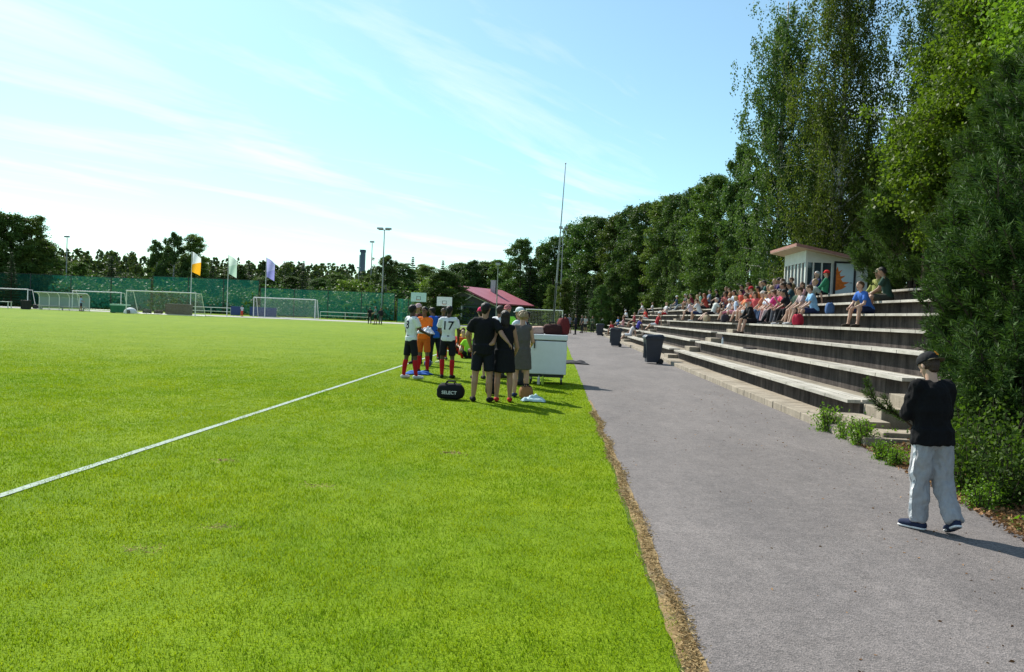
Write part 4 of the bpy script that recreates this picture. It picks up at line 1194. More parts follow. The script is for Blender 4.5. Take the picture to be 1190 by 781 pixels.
# --- dark pines over the upper tiers
def pine_shoots(n, H, R, seed, ztop=1.0, up=.75, L0=.38):
    r_ = random.Random(seed); tips = []
    for i in range(n):
        if i % 26 == 0:      # a new limb end, dressed with about twenty shoots
            t = r_.random()**.8
            pr = R*(1-.55*t**1.6)*(min(1, .55+t*2.2))
            a0 = r_.uniform(0, 2*math.pi); q0 = pr*(r_.random()**.30)
            c0 = Vector((q0*math.cos(a0), q0*math.sin(a0), H*t))
        b = c0 + Vector((r_.gauss(0, .15), r_.gauss(0, .15), r_.gauss(0, .20)))*L0/.40
        a = a0; q = q0
        d = Vector((math.cos(a)*(.65)*q/max(pr, .1), math.sin(a)*.65*q/max(pr, .1), up+.5*t)) + Vector((r_.gauss(0, .25), r_.gauss(0, .25), r_.gauss(0, .2)))
        tips.append((b, b + d.normalized()*L0*r_.uniform(.6, 1.5)))
    return tips
def pine_trunks(n, H, R, seed):
    r_ = random.Random(seed); out = []
    for i in range(n):
        a = r_.uniform(0, 6.28); q = R*r_.uniform(.2, .7)
        out.append(([(0.2*math.cos(a), .2*math.sin(a), 0), (q*.5*math.cos(a), q*.5*math.sin(a), H*.5), (q*math.cos(a), q*math.sin(a), H*.97)], [.09, .06, .015]))
    return out
P1 = needle_tree('pine_tree', pine_shoots(1100, 4.4, 1.75, 3, L0=.46), ML_PINE, 100, .15, .018, pine_trunks(7, 4.4, 1.6, 4), 1)
put(P1, at(1094, 300, 23).x, 23.5, 2.55, 1, 0, 'dark bushy pine with upright shoots behind the person in the cream hat')
put(copy_tree(P1), at(1172, 330, 17.5).x, 17.6, 2.45, .78, 2.0, 'dark bushy pine hanging over the right end of the upper tiers')
put(copy_tree(P1), at(1195, 330, 15.0).x, 14.6, 2.3, .82, 4.2, 'dark pine close beside the tall near conifer')
put(copy_tree(P1), at(1085, 300, 30).x, 31.5, 2.6, .8, 1.1, 'small dark pine standing back between the booth and the other pines')
# --- tall dark conifer near the walker
NC = needle_tree('conifer_tree', pine_shoots(3000, 3.9, 1.4, 9, up=.35, L0=.36), ML_YEW, 80, .10, .014, pine_trunks(5, 3.9, .9, 8), 2)
put(NC, at(1268, 300, 10.2).x, 10.2, .55, 1, 0, 'tall very dark conifer at the picture edge beside the walking boy')
NC2 = needle_tree('juniper_shrub', pine_shoots(1100, 2.5, .85, 19, up=.5, L0=.34), ML_YEW, 70, .10, .013, pine_trunks(5, 2.2, .6, 18), 2)
put(NC2, at(1166, 420, 11.0).x, 11.0, .55, 1.0, 0, 'dark juniper shrub in front of the tier ends beside the walking boy', 'shrub')
put(copy_tree(NC2), at(1200, 430, 9.5).x, 9.5, .6, .95, 2.0, 'dark juniper shrub under the tall near conifer', 'shrub')
# branch sticking out by the steps
def sprig():
    st = [((0, 0, 0), (-.30, -.05, .08)), ((-.15, 0, .05), (-.42, .0, .26)), ((-.3, -.05, .08), (-.55, -.06, .30)), ((-.05, 0, .02), (-.2, 0, .22)), ((.1, 0, -.05), (-.1, 0, .06)), ((.25, 0, -.12), (.0, 0, -.02)), ((-.38, -.05, .2), (-.52, -.05, .46))]
    o = needle_tree('pine_seedling', [(Vector(a), Vector(b)) for a, b in st for _ in range(2)], ML_PINE, 75, .085, .008, [([(.45, 0, -.3), (.1, 0, -.05), (-.35, -.05, .12)], [.015, .012, .006])], 4)
    return o
q = at(1040, 480, 11.6)
put(sprig(), q.x, q.y, q.z, 1, .3, 'small pine sprig sticking out beside the end steps of the grandstand', 'plant')

# --- wood behind the grandstand and round the end of the path: individual trees
FT = [
 broadleaf('alder_tree', 13, .5, lambda t: 3.2*min(1, .6+t)*(1-t)**.5+.3, 30, 24, 66, .20, .27, ML_DARK, M_BARK, 31, rise=.6, r0=.2, lobes=1.0),
 broadleaf('aspen_tree', 14, .5, lambda t: 2.6*min(1, .55+t)*(1-t)**.5+.3, 34, 22, 64, .19, .25, ML_MID, M_BARK, 32, rise=.8, r0=.19, lobes=.95),
 broadleaf('birch_tree', 14, .8, lambda t: 2.4*min(1, .55+t)*(1-t)**.55+.25, 34, 19, 70, .18, .28, ML_BIRCH2, M_BIRCH, 33, rise=.8, hang=.9, r0=.17, lobes=.8),
 conifer('spruce_tree', 12, 2.5, ML_SPRUCE, 34, 1.0),
]
FTK = ['alder', 'aspen', 'birch', 'spruce']
used = [False]*4
def far_tree(k, x, y, z, hgt, lab, group, rz=None):
    base_h = (13, 14, 14, 12)[k]
    s = hgt/base_h
    if used[k]: o = copy_tree(FT[k])
    else: o = FT[k]; used[k] = True
    return put(o, x, y, z, s*random.uniform(.95, 1.1), random.uniform(0, 6.28) if rz is None else rz, lab, 'tree', group, sz=s)
G_W = 'trees of the wood behind the grandstand'
def by_px(k, px, ptop, Y, lab, group=G_W, z=None):
    p = at(px, ptop, Y); zz = hill_z(p.x, Y)-.05 if z is None else z
    return far_tree(k, p.x, Y, zz, p.z-zz, lab, group)
W1 = [ # kind, column, top row, distance, label
 (2, 866, 160, 58, 'grey green birch on the left flank of the tallest birch'),
 (0, 838, 200, 66, 'alder between the tallest birch and the lamp with the white head'),
 (1, 822, 204, 70, 'aspen rising behind the lamp post with the white head'),
 (2, 803, 214, 77, 'birch behind the dark seated pair on the top tier'),
 (0, 787, 222, 84, 'rounded alder above the person in the red shirt on the stand'),
 (1, 770, 226, 92, 'aspen with feathery top in the middle of the wood'),
 (0, 752, 232, 98, 'broad alder above the far end of the upper tiers'),
 (2, 733, 234, 104, 'birch standing above the far end of the grandstand'),
 (1, 716, 244, 110, 'aspen with a bright rim left of the far grandstand end'),
 (0, 700, 250, 116, 'dark alder above the far bins'),
 (0, 684, 248, 122, 'dark alder next to the tall birch at the end of the path'),
 (1, 668, 258, 126, 'aspen just right of the tall mast'),
 (0, 646, 272, 128, 'dark alder directly behind the tall mast'),
 (2, 630, 280, 134, 'birch between the mast and the hall chimney'),
 (0, 607, 275, 132, 'dark alder standing taller at the left end of the wood'),
 (3, 617, 300, 128, 'dark spruce at the edge of the pink roofed hall'),
]
for k, px, pt, Y, lab in W1: by_px(k, px, pt, Y, lab)
# second row, lower trees before them
W2 = [(3, 690, 318, 96, 'dark spruce behind the people standing at the path end'), (3, 672, 326, 104, 'small dark spruce right of the mast foot'),
      (0, 712, 312, 100, 'low dark alder above the far bin'), (1, 657, 322, 112, 'light green young aspen at the foot of the mast'),
      (3, 728, 306, 103, 'dark spruce above the row of far spectators in white'), (0, 745, 300, 98, 'low alder over the far upper tiers'),
      (1, 766, 295, 92, 'low aspen over the upper tiers'), (0, 785, 290, 86, 'low alder with dense dark crown over the upper tiers'),
      (1, 805, 282, 78, 'low aspen over the seated red shirted person'), (0, 828, 274, 70, 'low alder above the two dark seated people'),
      (1, 850, 262, 62, 'low aspen beside the lamp with the white head'), (0, 872, 258, 56, 'low dark alder left of the booth'), (0, 893, 275, 52, 'low dark alder touching the booth roof'),
      (1, 642, 330, 118, 'light green young aspen left of the mast foot'), (0, 700, 330, 92, 'low dark alder bush by the far bins')]
for k, px, pt, Y, lab in W2: by_px(k, px, pt, Y, lab)
# trees behind the booth and pines, filling the slope
W3 = [(0, 1030, 190, 46, 'dark alder between booth and bright maple'), (2, 1010, 165, 52, 'birch in the shade behind the booth'), (0, 1130, 150, 30, 'dark alder behind the bright maple'),
      (0, 965, 240, 50, 'low dark alder behind the booth roof'), (3, 1075, 230, 32, 'dark spruce between the bright maple and the pines'), (0, 1230, 60, 26, 'dark alder behind the near conifer'),
      (0, 1180, 300, 19, 'low dark alder in the shade behind the near conifer'), (3, 1068, 265, 34, 'small dark spruce beside the booth')]
for k, px, pt, Y, lab in W3: by_px(k, px, pt, Y, lab)

# --- trees across the far side, each its own
G_F = 'trees beyond the far end of the field'
FF = [ # px, top, Y, kind, label
 (-14, 236, 112, 0, 'big dark alder at the far left corner behind the white table'), (14, 246, 114, 0, 'big dark tree with two tops above the white table'), (38, 248, 116, 1, 'dark tree top with a notch beside the big tree above the table'),
 (50, 275, 118, 0, 'dark rounded tree at the edge of the big corner group'), (14, 292, 105, 3, 'dark spruce in front of the corner trees'), (-22, 300, 104, 3, 'dark spruce cut by the picture edge'),
 (70, 298, 150, 1, 'small grey tree behind the green netting near the lone lamp'), (92, 304, 145, 1, 'small light tree behind the green netting'), (130, 298, 126, 3, 'dark pointed tree behind the green crate'), (113, 318, 128, 0, 'low dark bush behind the netting left of the pointed tree'),
 (150, 316, 128, 0, 'low dark tree between the pointed tree and the tall pair'),
 (182, 276, 126, 2, 'tall feathery tree behind the full size goal, left of the pair'), (203, 267, 124, 2, 'tallest feathery tree behind the full size goal'), (227, 270, 126, 1, 'tall tree behind the white and yellow flag'),
 (247, 302, 118, 3, 'dark spruce between the yellow and the green flag'), (275, 306, 150, 0, 'tree behind the pale green flag'), (290, 308, 152, 3, 'pointed tree between the green and violet flags'),
 (316, 318, 132, 0, 'rounded light tree behind the violet flag'), (332, 312, 150, 3, 'small pointed tree right of the violet flag'), (353, 303, 122, 3, 'dark spruce standing tall above the second goal'), (340, 320, 126, 0, 'low dark tree beside the tall far spruce'),
 (372, 322, 160, 0, 'low tree right of the tall far spruce'), (392, 316, 170, 1, 'low tree left of the distant tower'), (408, 326, 124, 4, 'light green bushy tree before the distant tower'), (432, 318, 150, 1, 'pale tree under the one headed lamp post'),
 (450, 294, 126, 2, 'dark tree touching the two headed lamp post'), (466, 304, 134, 0, 'dark tree right of the two headed lamp post'), (480, 298, 170, 3, 'pointed distant tree above the turquoise backboard'),
 (497, 306, 175, 1, 'distant tree above the number 17 player'), (506, 322, 106, 4, 'light green dome shaped tree left of the pink roof'), (517, 312, 104, 0, 'dark tree overlapping the left end of the pink roof'), (515, 302, 180, 3, 'distant spruce behind the pink roof'),
 (535, 304, 180, 0, 'distant tree over the pink roof ridge'), (550, 300, 175, 2, 'distant birch over the pink roof'), (566, 302, 180, 0, 'distant tree over the hall chimney'), (583, 301, 176, 1, 'distant tree right of the hall chimney'),
 (598, 322, 140, 0, 'dark low tree behind the right end of the pink roof'), (420, 320, 180, 0, 'low distant tree at the foot of the tower'), (260, 318, 140, 0, 'low tree behind the pale green flag'), (300, 322, 140, 1, 'low light tree between green and violet flags'),
]
lime0 = None
for px, pt, Y, k, lab in FF:
    if k == 4:
        if lime0 is None:
            lime0 = broadleaf('lime_tree', 6, .4, lambda t: 2.6*(1-t)**.45+.2, 22, 14, 44, .20, .26, ML_LIME, M_BARK, 41, rise=.5, r0=.13, lobes=.9); o = lime0
        else: o = copy_tree(lime0)
        p = at(px, pt, Y); s = p.z/6
        put(o, p.x, Y, 0, s*1.25, random.uniform(0, 6), lab, 'tree', G_F, sz=s)
    else:
        o = by_px(k, px, pt, Y, lab, G_F, 0.0)
        if k != 3: o.scale = (o.scale.x*(1.2 if pt < 285 else 1.8), o.scale.y*(1.2 if pt < 285 else 1.8), o.scale.z)
# clipped hedge bushes hiding the ground behind the netting
hb0 = None
G_H = 'low bushes behind the green netting'
for i, px in enumerate(range(-15, 600, 22)):
    if hb0 is None:
        hb0 = broadleaf('hedge_bush', 2.6, .1, lambda t: 2.1*(1-t)**.4+.2, 16, 7, 34, .26, .4, ML_DARK, M_BARK, 51, rise=.4, r0=.07); o = hb0
    else: o = copy_tree(hb0)
    Y = 115 + (i*7 % 5)*2.2
    s = random.uniform(.95, 1.4)
    put(o, gx(px, Y), Y, 0, s*1.3, random.uniform(0, 6), 'low dark bush among the bushes behind the green netting and the hall', 'bush', G_H, sz=s)
# far wood beyond everything reads as one mass
def far_wood():
    V = []; Cs = []
    for i in range(700):
        a = rng.uniform(-.86, .24); dist = rng.uniform(225, 330)
        x = dist*math.sin(a); y = dist*math.cos(a); hgt = rng.uniform(9, 14.5)*(dist/260)
        n = 150
        t = rng.uniform(0, 1, n)**.8
        r_ = (1-t)**.6*rng.uniform(2.2, 3.6)+.3
        th = rng.uniform(0, 6.28, n)
        Cs.append(np.stack([x+r_*np.cos(th), y+r_*np.sin(th), .5+t*hgt], 1))
    C = np.concatenate(Cs)
    o = leaf_obj('far_wood', C, rng.normal(size=C.shape), rng.uniform(.8, 1.5, len(C)), rng.uniform(.6, 1.1, len(C)), ML_FAR)
    tag(o, 'distant wood closing the horizon beyond the field', 'wood', kind='stuff')
far_wood()

# --- undergrowth by the path, in front of the conifer
ML_SHRUB = leaf_mat('shrub_leaf', (0.028, 0.060, 0.010), (0.085, 0.140, 0.020), 0.42, 0.6, 0.15)
ML_WEED = leaf_mat('weed_leaf', (0.090, 0.175, 0.012), (0.170, 0.290, 0.030), 0.45, 0.5, 0.3)
def shrub(name, H, R, n, leaf, m, seed, stems=14):
    r_ = random.Random(seed); root = empty(name); tb = MB(); Cs = []; Ds = []
    for i in range(stems):
        a = r_.uniform(0, 6.28); q = R*r_.uniform(.15, 1); hh = H*r_.uniform(.5, 1.0)
        p1 = Vector((q*math.cos(a), q*math.sin(a), hh)); p0 = Vector((q*.35*math.cos(a), q*.35*math.sin(a), -.08))
        tb.tube([p0, p0.lerp(p1, .5)+Vector((0, 0, .08)), p1], [.010, .007, .003], 4, cap=False)
        k = n//stems
        u = rng.uniform(.12, 1.05, (k, 1))
        C = np.array(p0) + (np.array(p1)-np.array(p0))*u + rng.normal(0, .085*max(R, .3)/.45, (k, 3))
        C[:, 2] = np.maximum(C[:, 2], .01)
        Cs.append(C); Ds.append(rng.normal(size=(k, 3))*.8 + np.array([math.cos(a)*.5, math.sin(a)*.5, -.1]))
    tb.build('stems', M_BARK, root)
    C = np.concatenate(Cs); D = np.concatenate(Ds); k = rng.uniform(.6, 1.3, len(C))
    leaf_obj('leaves', C, D, leaf*k, leaf*k*.58, m, root)
    return root
S1 = shrub('leafy_shrub', 1.05, .62, 1700, .075, ML_SHRUB, 3, 26)
sl_ = [((1128, 560), 8.6, 1.0, 'leafy shrub right behind the legs of the walking boy'), ((1150, 520), 9.2, 1.1, 'tall leafy shrub under the dark juniper'), ((1182, 560), 8.0, .95, 'leafy shrub cut by the picture edge above the litter'),
       ((1108, 520), 10.0, .9, 'leafy shrub beside the end steps of the grandstand'), ((1195, 500), 9.0, 1.2, 'leafy shrub highest under the tall conifer'), ((1165, 590), 7.9, .6, 'low leafy shrub closest to the leaf litter')]
for i, (pp, Y, s, lab) in enumerate(sl_):
    o = S1 if i == 0 else copy_tree(S1)
    x = at(pp[0], pp[1], Y).x
    put(o, x, Y, hill_z(x, Y)-.02, s*.78, i*1.3, lab, 'shrub', 'leafy shrubs beside the path')
Wd0 = shrub('weed_clump', .36, .26, 1100, .040, ML_WEED, 7, 26)
wl_ = [((953, 505), 13.0, 1.05, 'biggest bright green weed clump growing at the kerb'), ((975, 517), 12.2, .8, 'bright green weed clump between two others at the kerb'), ((995, 520), 11.6, 1.0, 'bright green weed clump at the end of the walkway'),
       ((1013, 540), 10.4, .65, 'low weed clump in the litter before the walkway end'), ((1032, 548), 10.0, .6, 'low weed clump in the litter left of the walking boy'), ((1140, 588), 7.75, .7, 'small green weed clump right of the walking boy')]
for i, (pp, Y, s, lab) in enumerate(wl_):
    o = Wd0 if i == 0 else copy_tree(Wd0)
    x = at(pp[0], pp[1], Y).x
    x = max(x, PATH_R(Y)-.02)
    if Y > 11.4: x = min(x, 4.30)
    put(o, x, Y, 0.01, s, i*1.7, lab, 'weed', 'weed clumps along the kerb')
# leaf litter and low growth on the verge
def litter(N=6500):
    Y = 5.0 + 7.2*rng.uniform(size=N)
    pr = np.array([PATH_R(y) for y in Y])
    dx = np.abs(rng.normal(0, .55, N)); dx = dx - .08*rng.uniform(size=N)
    X = pr + dx
    Z = np.array([max(0.0, hill_z(x, y)) if x > p+.05 else .012 for x, y, p in zip(X, Y, pr)]) + .012
    k = 420      # a few strays blown over the asphalt
    Y[:k] = 3.5 + 16*rng.uniform(size=k)**1.3; X[:k] = .9 + 3.0*rng.uniform(size=k)**.55; Z[:k] = .010
    C = np.stack([X, Y, Z+rng.uniform(0, .02, N)*np.where(np.arange(N) < k, .15, 1)], 1)
    D = np.stack([rng.normal(size=N), rng.normal(size=N), rng.normal(0, .35, N)*np.where(np.arange(N) < k, .2, 1)], 1)
    l = rng.uniform(.02, .06, N)*np.where(np.arange(N) < k, .55, 1)
    o = leaf_obj('fallen_leaves', C, D, l, l*.6, leaf_mat('dead_leaf', (.11, .055, .025), (.36, .21, .10), .15, .8, .15, (1, .9, .7)))
    tag(o, 'brown dead leaves and twigs along the right edge of the path', 'leaf litter', kind='stuff')
    N2 = 2600
    Y = 5.0 + 7.0*rng.uniform(size=N2); pr = np.array([PATH_R(y) for y in Y])
    X = pr + .12 + np.abs(rng.normal(0, .6, N2))
    ok = (np.sin(X*5+Y*3) + np.sin(Y*4.1-X*2.2)) > .25
    X = X[ok]; Y = Y[ok]
    Z = np.array([max(0.0, hill_z(x, y)) for x, y in zip(X, Y)])
    C = np.stack([X, Y, Z+rng.uniform(.02, .10, len(X))], 1)
    D = rng.normal(size=C.shape)*.7 + np.array([0, 0, .9])
    o = leaf_obj('ground_cover', C, D, rng.uniform(.03, .08, len(X)), rng.uniform(.015, .035, len(X)), ML_WEED)
    tag(o, 'patchy low green weeds in the dead leaves beside the path', 'ground cover', kind='stuff')
litter()
# ------------------------------------------------------------------ people
def cone_prim(p, q, r1, r2, sx=1.0, sy=1.0, xax=None, n=14, cap=1.0):
    """rounded cone from p to q; cross-section stretched sx along xax, sy across"""
    p = Vector(p); q = Vector(q); d = q-p
    if d.length < 1e-5: d = Vector((0, 0, 1e-4)); q = p+d
    d = d.normalized()
    x = Vector(xax or (1, 0, 0)); x = x - d*x.dot(d)
    x = x.normalized() if x.length > .05 else d.orthogonal().normalized()
    y = d.cross(x)
    rings = []
    for k in range(3):
        a = -math.pi/2 + (k+.6)*math.pi/2/3.6
        rings.append((p + d*math.sin(a)*r1*cap, r1*math.cos(a)))
    rings.append((p, r1)); rings.append((q, r2))
    for k in range(3):
        a = (k+1)*math.pi/2/3.6
        rings.append((q + d*math.sin(a)*r2*cap, r2*math.cos(a)))
    vs = []; fs = []
    for c, r in rings:
        for i in range(n):
            a = 2*math.pi*i/n
            vs.append(c + x*(math.cos(a)*r*sx) + y*(math.sin(a)*r*sy))
    for j in range(len(rings)-1):
        for i in range(n):
            a = j*n+i; b = j*n+(i+1) % n
            fs.append((a, b, b+n, a+n))
    fs.append(tuple(range(n-1, -1, -1))); fs.append(tuple(range((len(rings)-1)*n, len(rings)*n)))
    return vs, fs

def remesh(name, prims, voxel, smooth=4, wr=0.0, wf=14.0, seed=0.0, wtop=None, sf=0.5):
    mb = MB()
    for pr in prims: mb.add(*cone_prim(*pr[:4], **(pr[4] if len(pr) > 4 else {})))
    me = bpy.data.meshes.new('tmp'); me.from_pydata(mb.v, [], mb.f)
    o = bpy.data.objects.new('tmp', me); COL.objects.link(o)
    r = o.modifiers.new('r', 'REMESH'); r.mode = 'VOXEL'; r.voxel_size = voxel
    if smooth:
        s_ = o.modifiers.new('s', 'SMOOTH'); s_.factor = sf; s_.iterations = smooth
    dg = bpy.context.evaluated_depsgraph_get(); dg.update()
    out = bpy.data.meshes.new_from_object(o.evaluated_get(dg)); out.name = name
    bpy.data.objects.remove(o); bpy.data.meshes.remove(me)
    if wr:
        zt = wtop if wtop is not None else 99
        nv = [v.normal.copy() for v in out.vertices]
        for v, nn in zip(out.vertices, nv):
            c = v.co
            k = noise.noise((c.x*wf+seed, c.y*wf, c.z*wf*.55)) + .5*noise.noise((c.x*wf*2.3, c.y*wf*2.3+seed, c.z*wf*1.2))
            v.co = c + nn*wr*k*min(1.0, max(0.0, (zt-c.z)/.16))
    out.shade_smooth(); out.update()
    return out

def adir(pitch, abd, s):
    """limb direction: pitch forward from straight down, abd outward; s = side"""
    p, a = rad(pitch), rad(abd)
    return Vector((s*math.sin(a), math.sin(p)*math.cos(a), -math.cos(p)*math.cos(a)))

SK_DARK = (0.085, 0.045, 0.030); SK_TAN = (0.36, 0.20, 0.13); SK_LIGHT = (0.52, 0.32, 0.23); SK_BROWN = (0.16, 0.085, 0.055)
_pm = {}
def build_figure(key, H=1.75, g=1.0, hw=.185, lean=0, tilt=0, thigh=((0, 4), (0, 4)), shank=((0, 2), (0, 2)), arms=((5, 12, 12, 0), (5, 12, 12, 0)),
                 armpts=None, head=(0, 0), foot=(0, 0), footp=(0, 0), seat=None, top='tee', bottom='shorts', socks=False, hair='short', cap=None, shoes=True,
                 vox=.011, baggy=0, hem=0, seedv=0.0, belly=0, fine=False, hood=False):
    """meshes of a posed human facing +Y. thigh/shank/arm tuples are (left, right); left is -X"""
    if key in _pm: return _pm[key]
    s = H/1.75
    up = Vector((math.sin(rad(tilt)), math.sin(rad(lean)), math.cos(rad(lean)))).normalized()
    X = Vector((1, 0, 0)); X = (X - up*X.dot(up)).normalized(); Yf = up.cross(X)
    pc = Vector((0, 0, 0))
    J = {}
    for i, sd in enumerate((-1, 1)):
        hip = pc + Vector((sd*.09*s, 0, -.01*s)); td = adir(*thigh[i], sd); kn = hip + td*.43*s
        sdn = adir(*shank[i], sd); an = kn + sdn*.42*s
        fy, fp = rad(foot[i]), rad(footp[i])
        fd = Vector((sd*math.sin(fy)*math.cos(fp), math.cos(fy)*math.cos(fp), math.sin(fp)))
        J[i] = dict(hip=hip, kn=kn, an=an, fd=fd)
    if seat is not None: off = Vector((0, 0, seat))
    else:
        lows = []
        for i in (0, 1):
            a = J[i]['an']; lows.append(min(a.z - .075*s, (a + J[i]['fd']*.17*s).z - .045*s if J[i]['fd'].z < -.1 else 9))
        off = Vector((0, 0, -min(lows)))
    pc = pc + off
    for i in (0, 1):
        for k in ('hip', 'kn', 'an'): J[i][k] = J[i][k] + off
    chest = pc + up*.38*s; shl = pc + up*.485*s; nb = pc + up*.535*s
    hy, hp = rad(head[0]), rad(head[1])
    HM = Matrix.Rotation(-hy, 3, 'Z') @ Matrix.Rotation(-hp, 3, 'X') @ Matrix.Rotation(-rad(lean)*.45, 3, 'X')
    hc = nb + up*.055*s + HM @ Vector((0, .012*s, .115*s))
    def h(x, y, z): return hc + HM @ Vector((x*s, y*s, z*s))
    hx = HM @ Vector((1, 0, 0))
    B = []
    def add(l, p, q, a, b, **k): l.append((p, q, a*s, b*s, k))
    # head
    add(B, h(0, -.022, .025), h(0, .018, .03), .086, .082, sx=.88, xax=hx)
    add(B, h(0, .03, -.03), h(0, .048, -.078), .060, .040, sx=1.0, xax=hx)
    add(B, h(0, .088, .005), h(0, .102, -.028), .010, .015, n=8)
    for sd in (-1, 1): add(B, h(sd*.078, -.005, .005), h(sd*.080, -.012, -.02), .020, .014, sx=.5, xax=hx, n=8)
    add(B, nb - up*.03*s, h(0, -.012, -.055), .056*g, .052)
    # trunk
    TOR = [(pc - up*.03*s, pc + up*.07*s, .112*g, .110*g, dict(sx=1.38, sy=.98, xax=X, n=18, cap=.45)),
           (pc + up*.04*s + Yf*.006*s, pc + up*.24*s + Yf*(.01+belly*.5)*s, .110*g, (.114+belly)*g, dict(sx=1.26, sy=.92, xax=X, n=18)),
           (pc + up*.24*s, pc + up*.41*s, .118*g, .112*g, dict(sx=1.28, sy=.90, xax=X, n=18))]
    for (p, q, a, b, k) in TOR: B.append((p, q, a*s, b*s, k))
    sh = [shl - X*hw*s, shl + X*hw*s]
    add(B, sh[0]+X*.03*s, sh[1]-X*.03*s, .056*g, .056*g)
    arms_j = []
    for i, sd in enumerate((-1, 1)):
        if armpts and armpts[i]:
            el = Vector(armpts[i][0])*s; wr_ = Vector(armpts[i][1])*s
            if seat is not None: el = el + off; wr_ = wr_ + off
            fdv = (wr_-el).normalized()
        else:
            pa, ab, fp_, inw = arms[i]
            ud = adir(pa, ab, sd); el = sh[i] + ud*.285*s
            fdv = adir(fp_, -inw, sd); wr_ = el + fdv*.245*s
        arms_j.append((sh[i], el, wr_, fdv))
        add(B, sh[i], el, .050*g, .039*g); add(B, el, wr_, .040*g, .027)
        # hand: palm, four curled fingers, thumb
        pn = X*(-sd)*1.0; pn = (pn - fdv*pn.dot(fdv)); pn = pn.normalized() if pn.length > .1 else Yf
        side = fdv.cross(pn)*(1 if sd > 0 else -1)
        if side.y < 0 and abs(fdv.y) < .8: side = -side
        pe = wr_ + fdv*.085*s
        add(B, wr_ + fdv*.015*s, pe, .030, .034, sx=.5, sy=1.15, xax=pn, n=10)
        for f_, (o_, L1) in enumerate(((.030, .040), (.011, .046), (-.009, .042), (-.028, .034))):
            b0 = pe + side*o_*s; m1 = b0 + (fdv*.9 + pn*.25)*L1*s; m2 = m1 + (fdv*.55 + pn*.75)*L1*.8*s
            add(B, b0, m1, .0088, .0082, n=8); add(B, m1, m2, .0082, .007, n=8)
        t0 = wr_ + fdv*.03*s + side*.028*s; t1 = t0 + (fdv*.6+side*.75+pn*.2)*.045*s; add(B, t0, t1, .0125, .010, n=8); add(B, t1, t1+(fdv*.9+pn*.4)*.028*s, .010, .008, n=8)
    for i in (0, 1):
        j = J[i]
        add(B, j['hip'], j['kn'], .086*g, .056*g, n=14); add(B, j['kn'], j['kn'].lerp(j['an'], .35) - Vector((0, .012*s, 0)), .052*g, .054*g, n=14)
        add(B, j['kn'].lerp(j['an'], .35) - Vector((0, .012*s, 0)), j['an'], .054*g, .036, n=14)
        toe = j['an'] + j['fd']*.165*s; toe = toe - Vector((0, 0, .042*s)) if abs(j['fd'].z) < .3 else toe
        heel = j['an'] - j['fd']*.045*s - Vector((0, 0, .030*s))
        j['toe'] = toe; j['heel'] = heel
        add(B, heel, j['an']+j['fd']*.06*s-Vector((0, 0, .028*s)), .038, .040); add(B, j['an']+j['fd']*.05*s-Vector((0, 0, .028*s)), toe, .040, .028, sx=1.25, xax=(1, 0, 0))
    R = {}
    body = remesh('person', B, vox*(.8 if fine else 1), 2, 0)
    # eyes and mouth as small coloured faces
    eyes = [h(-.032, .085, .018), h(.032, .085, .018)]; mouth = h(0, .09, -.052)
    mi = np.zeros(len(body.polygons), dtype=np.int32)
    for pl in body.polygons:
        c = pl.center
        if (c-hc).length > .16*s: continue
        if min((c-e).length for e in eyes) < .0155*s: mi[pl.index] = 1
        elif abs((c-mouth).dot(hx)) < .024*s and abs((HM.inverted() @ (c-mouth)).z) < .009*s and (HM.inverted() @ (c-mouth)).y > -.03*s: mi[pl.index] = 2
    body['mi'] = 1
    R['body'] = body; R['_mi'] = mi
    cl = .016
    # torso clothing
    if top in ('tee', 'long', 'sleeveless', 'dress'):
        T = []
        for n_, (p, q, a, b, k) in enumerate(TOR):
            e = cl + baggy*.5 + (.004+baggy*.35 if n_ == 0 else 0)
            if n_ == 0:
                if bottom == 'none' and top != 'dress': continue
                T.append((pc - up*(.03+hem)*s, q, (a+e)*s, (b+e)*s, dict(k, cap=.15)))
            else: T.append((p, q, (a+e)*s, (b+e)*s, k))
        add(T, sh[0]+X*.03*s, sh[1]-X*.03*s, .056*g+cl, .056*g+cl)
        add(T, nb - up*.05*s, nb - up*.012*s, .085, .064, cap=.2)
        for i in (0, 1):
            a_, e_, w_, fd_ = arms_j[i]
            if top == 'tee': add(T, a_, a_.lerp(e_, .68), .058*g+cl*.6, .057*g+cl, cap=.25)
            elif top == 'long':
                add(T, a_, e_, .056*g+cl+baggy*.3, .047*g+cl+baggy*.3); add(T, e_, e_.lerp(w_, 1.0), .048*g+cl+baggy*.2, .036+cl*.6, cap=.3)
        if top == 'dress':
            k0 = (J[0]['kn']+J[1]['kn'])*.5; p0 = pc - up*.02*s
            if seat is None: T.append((p0, p0.lerp(k0, .80), (.125*g+cl)*s, (.145*g+cl)*s, dict(sx=1.30, sy=.95, xax=X, n=18, cap=.12)))
            else:
                for i in (0, 1): add(T, J[i]['hip'], J[i]['hip'].lerp(J[i]['kn'], .85), .105*g, .085*g, cap=.2)
        R['dress' if top == 'dress' else 'shirt'] = remesh('shirt', T, vox*1.05, 8, .006*s if not baggy else .016*s, 15/s, seedv)
    if bottom in ('shorts', 'trousers', 'skirt'):
        T = []
        T.append((pc - up*.05*s, pc + up*.085*s, (.114*g+.012)*s, (.108*g+.008)*s, dict(sx=1.38, sy=.98, xax=X, n=18, cap=.75)))
        for i in (0, 1):
            j = J[i]
            if bottom == 'shorts':
                add(T, j['hip'], j['hip'].lerp(j['kn'], .86), .096*g+baggy, .088*g+baggy, cap=.15)
            elif bottom == 'trousers':
                add(T, j['hip'], j['kn'], .096*g+baggy*.6, .072*g+baggy)
                add(T, j['kn'], j['an'] - (j['an']-j['kn']).normalized()*.005*s, .070*g+baggy, .055*g+baggy*1.05, cap=.2)
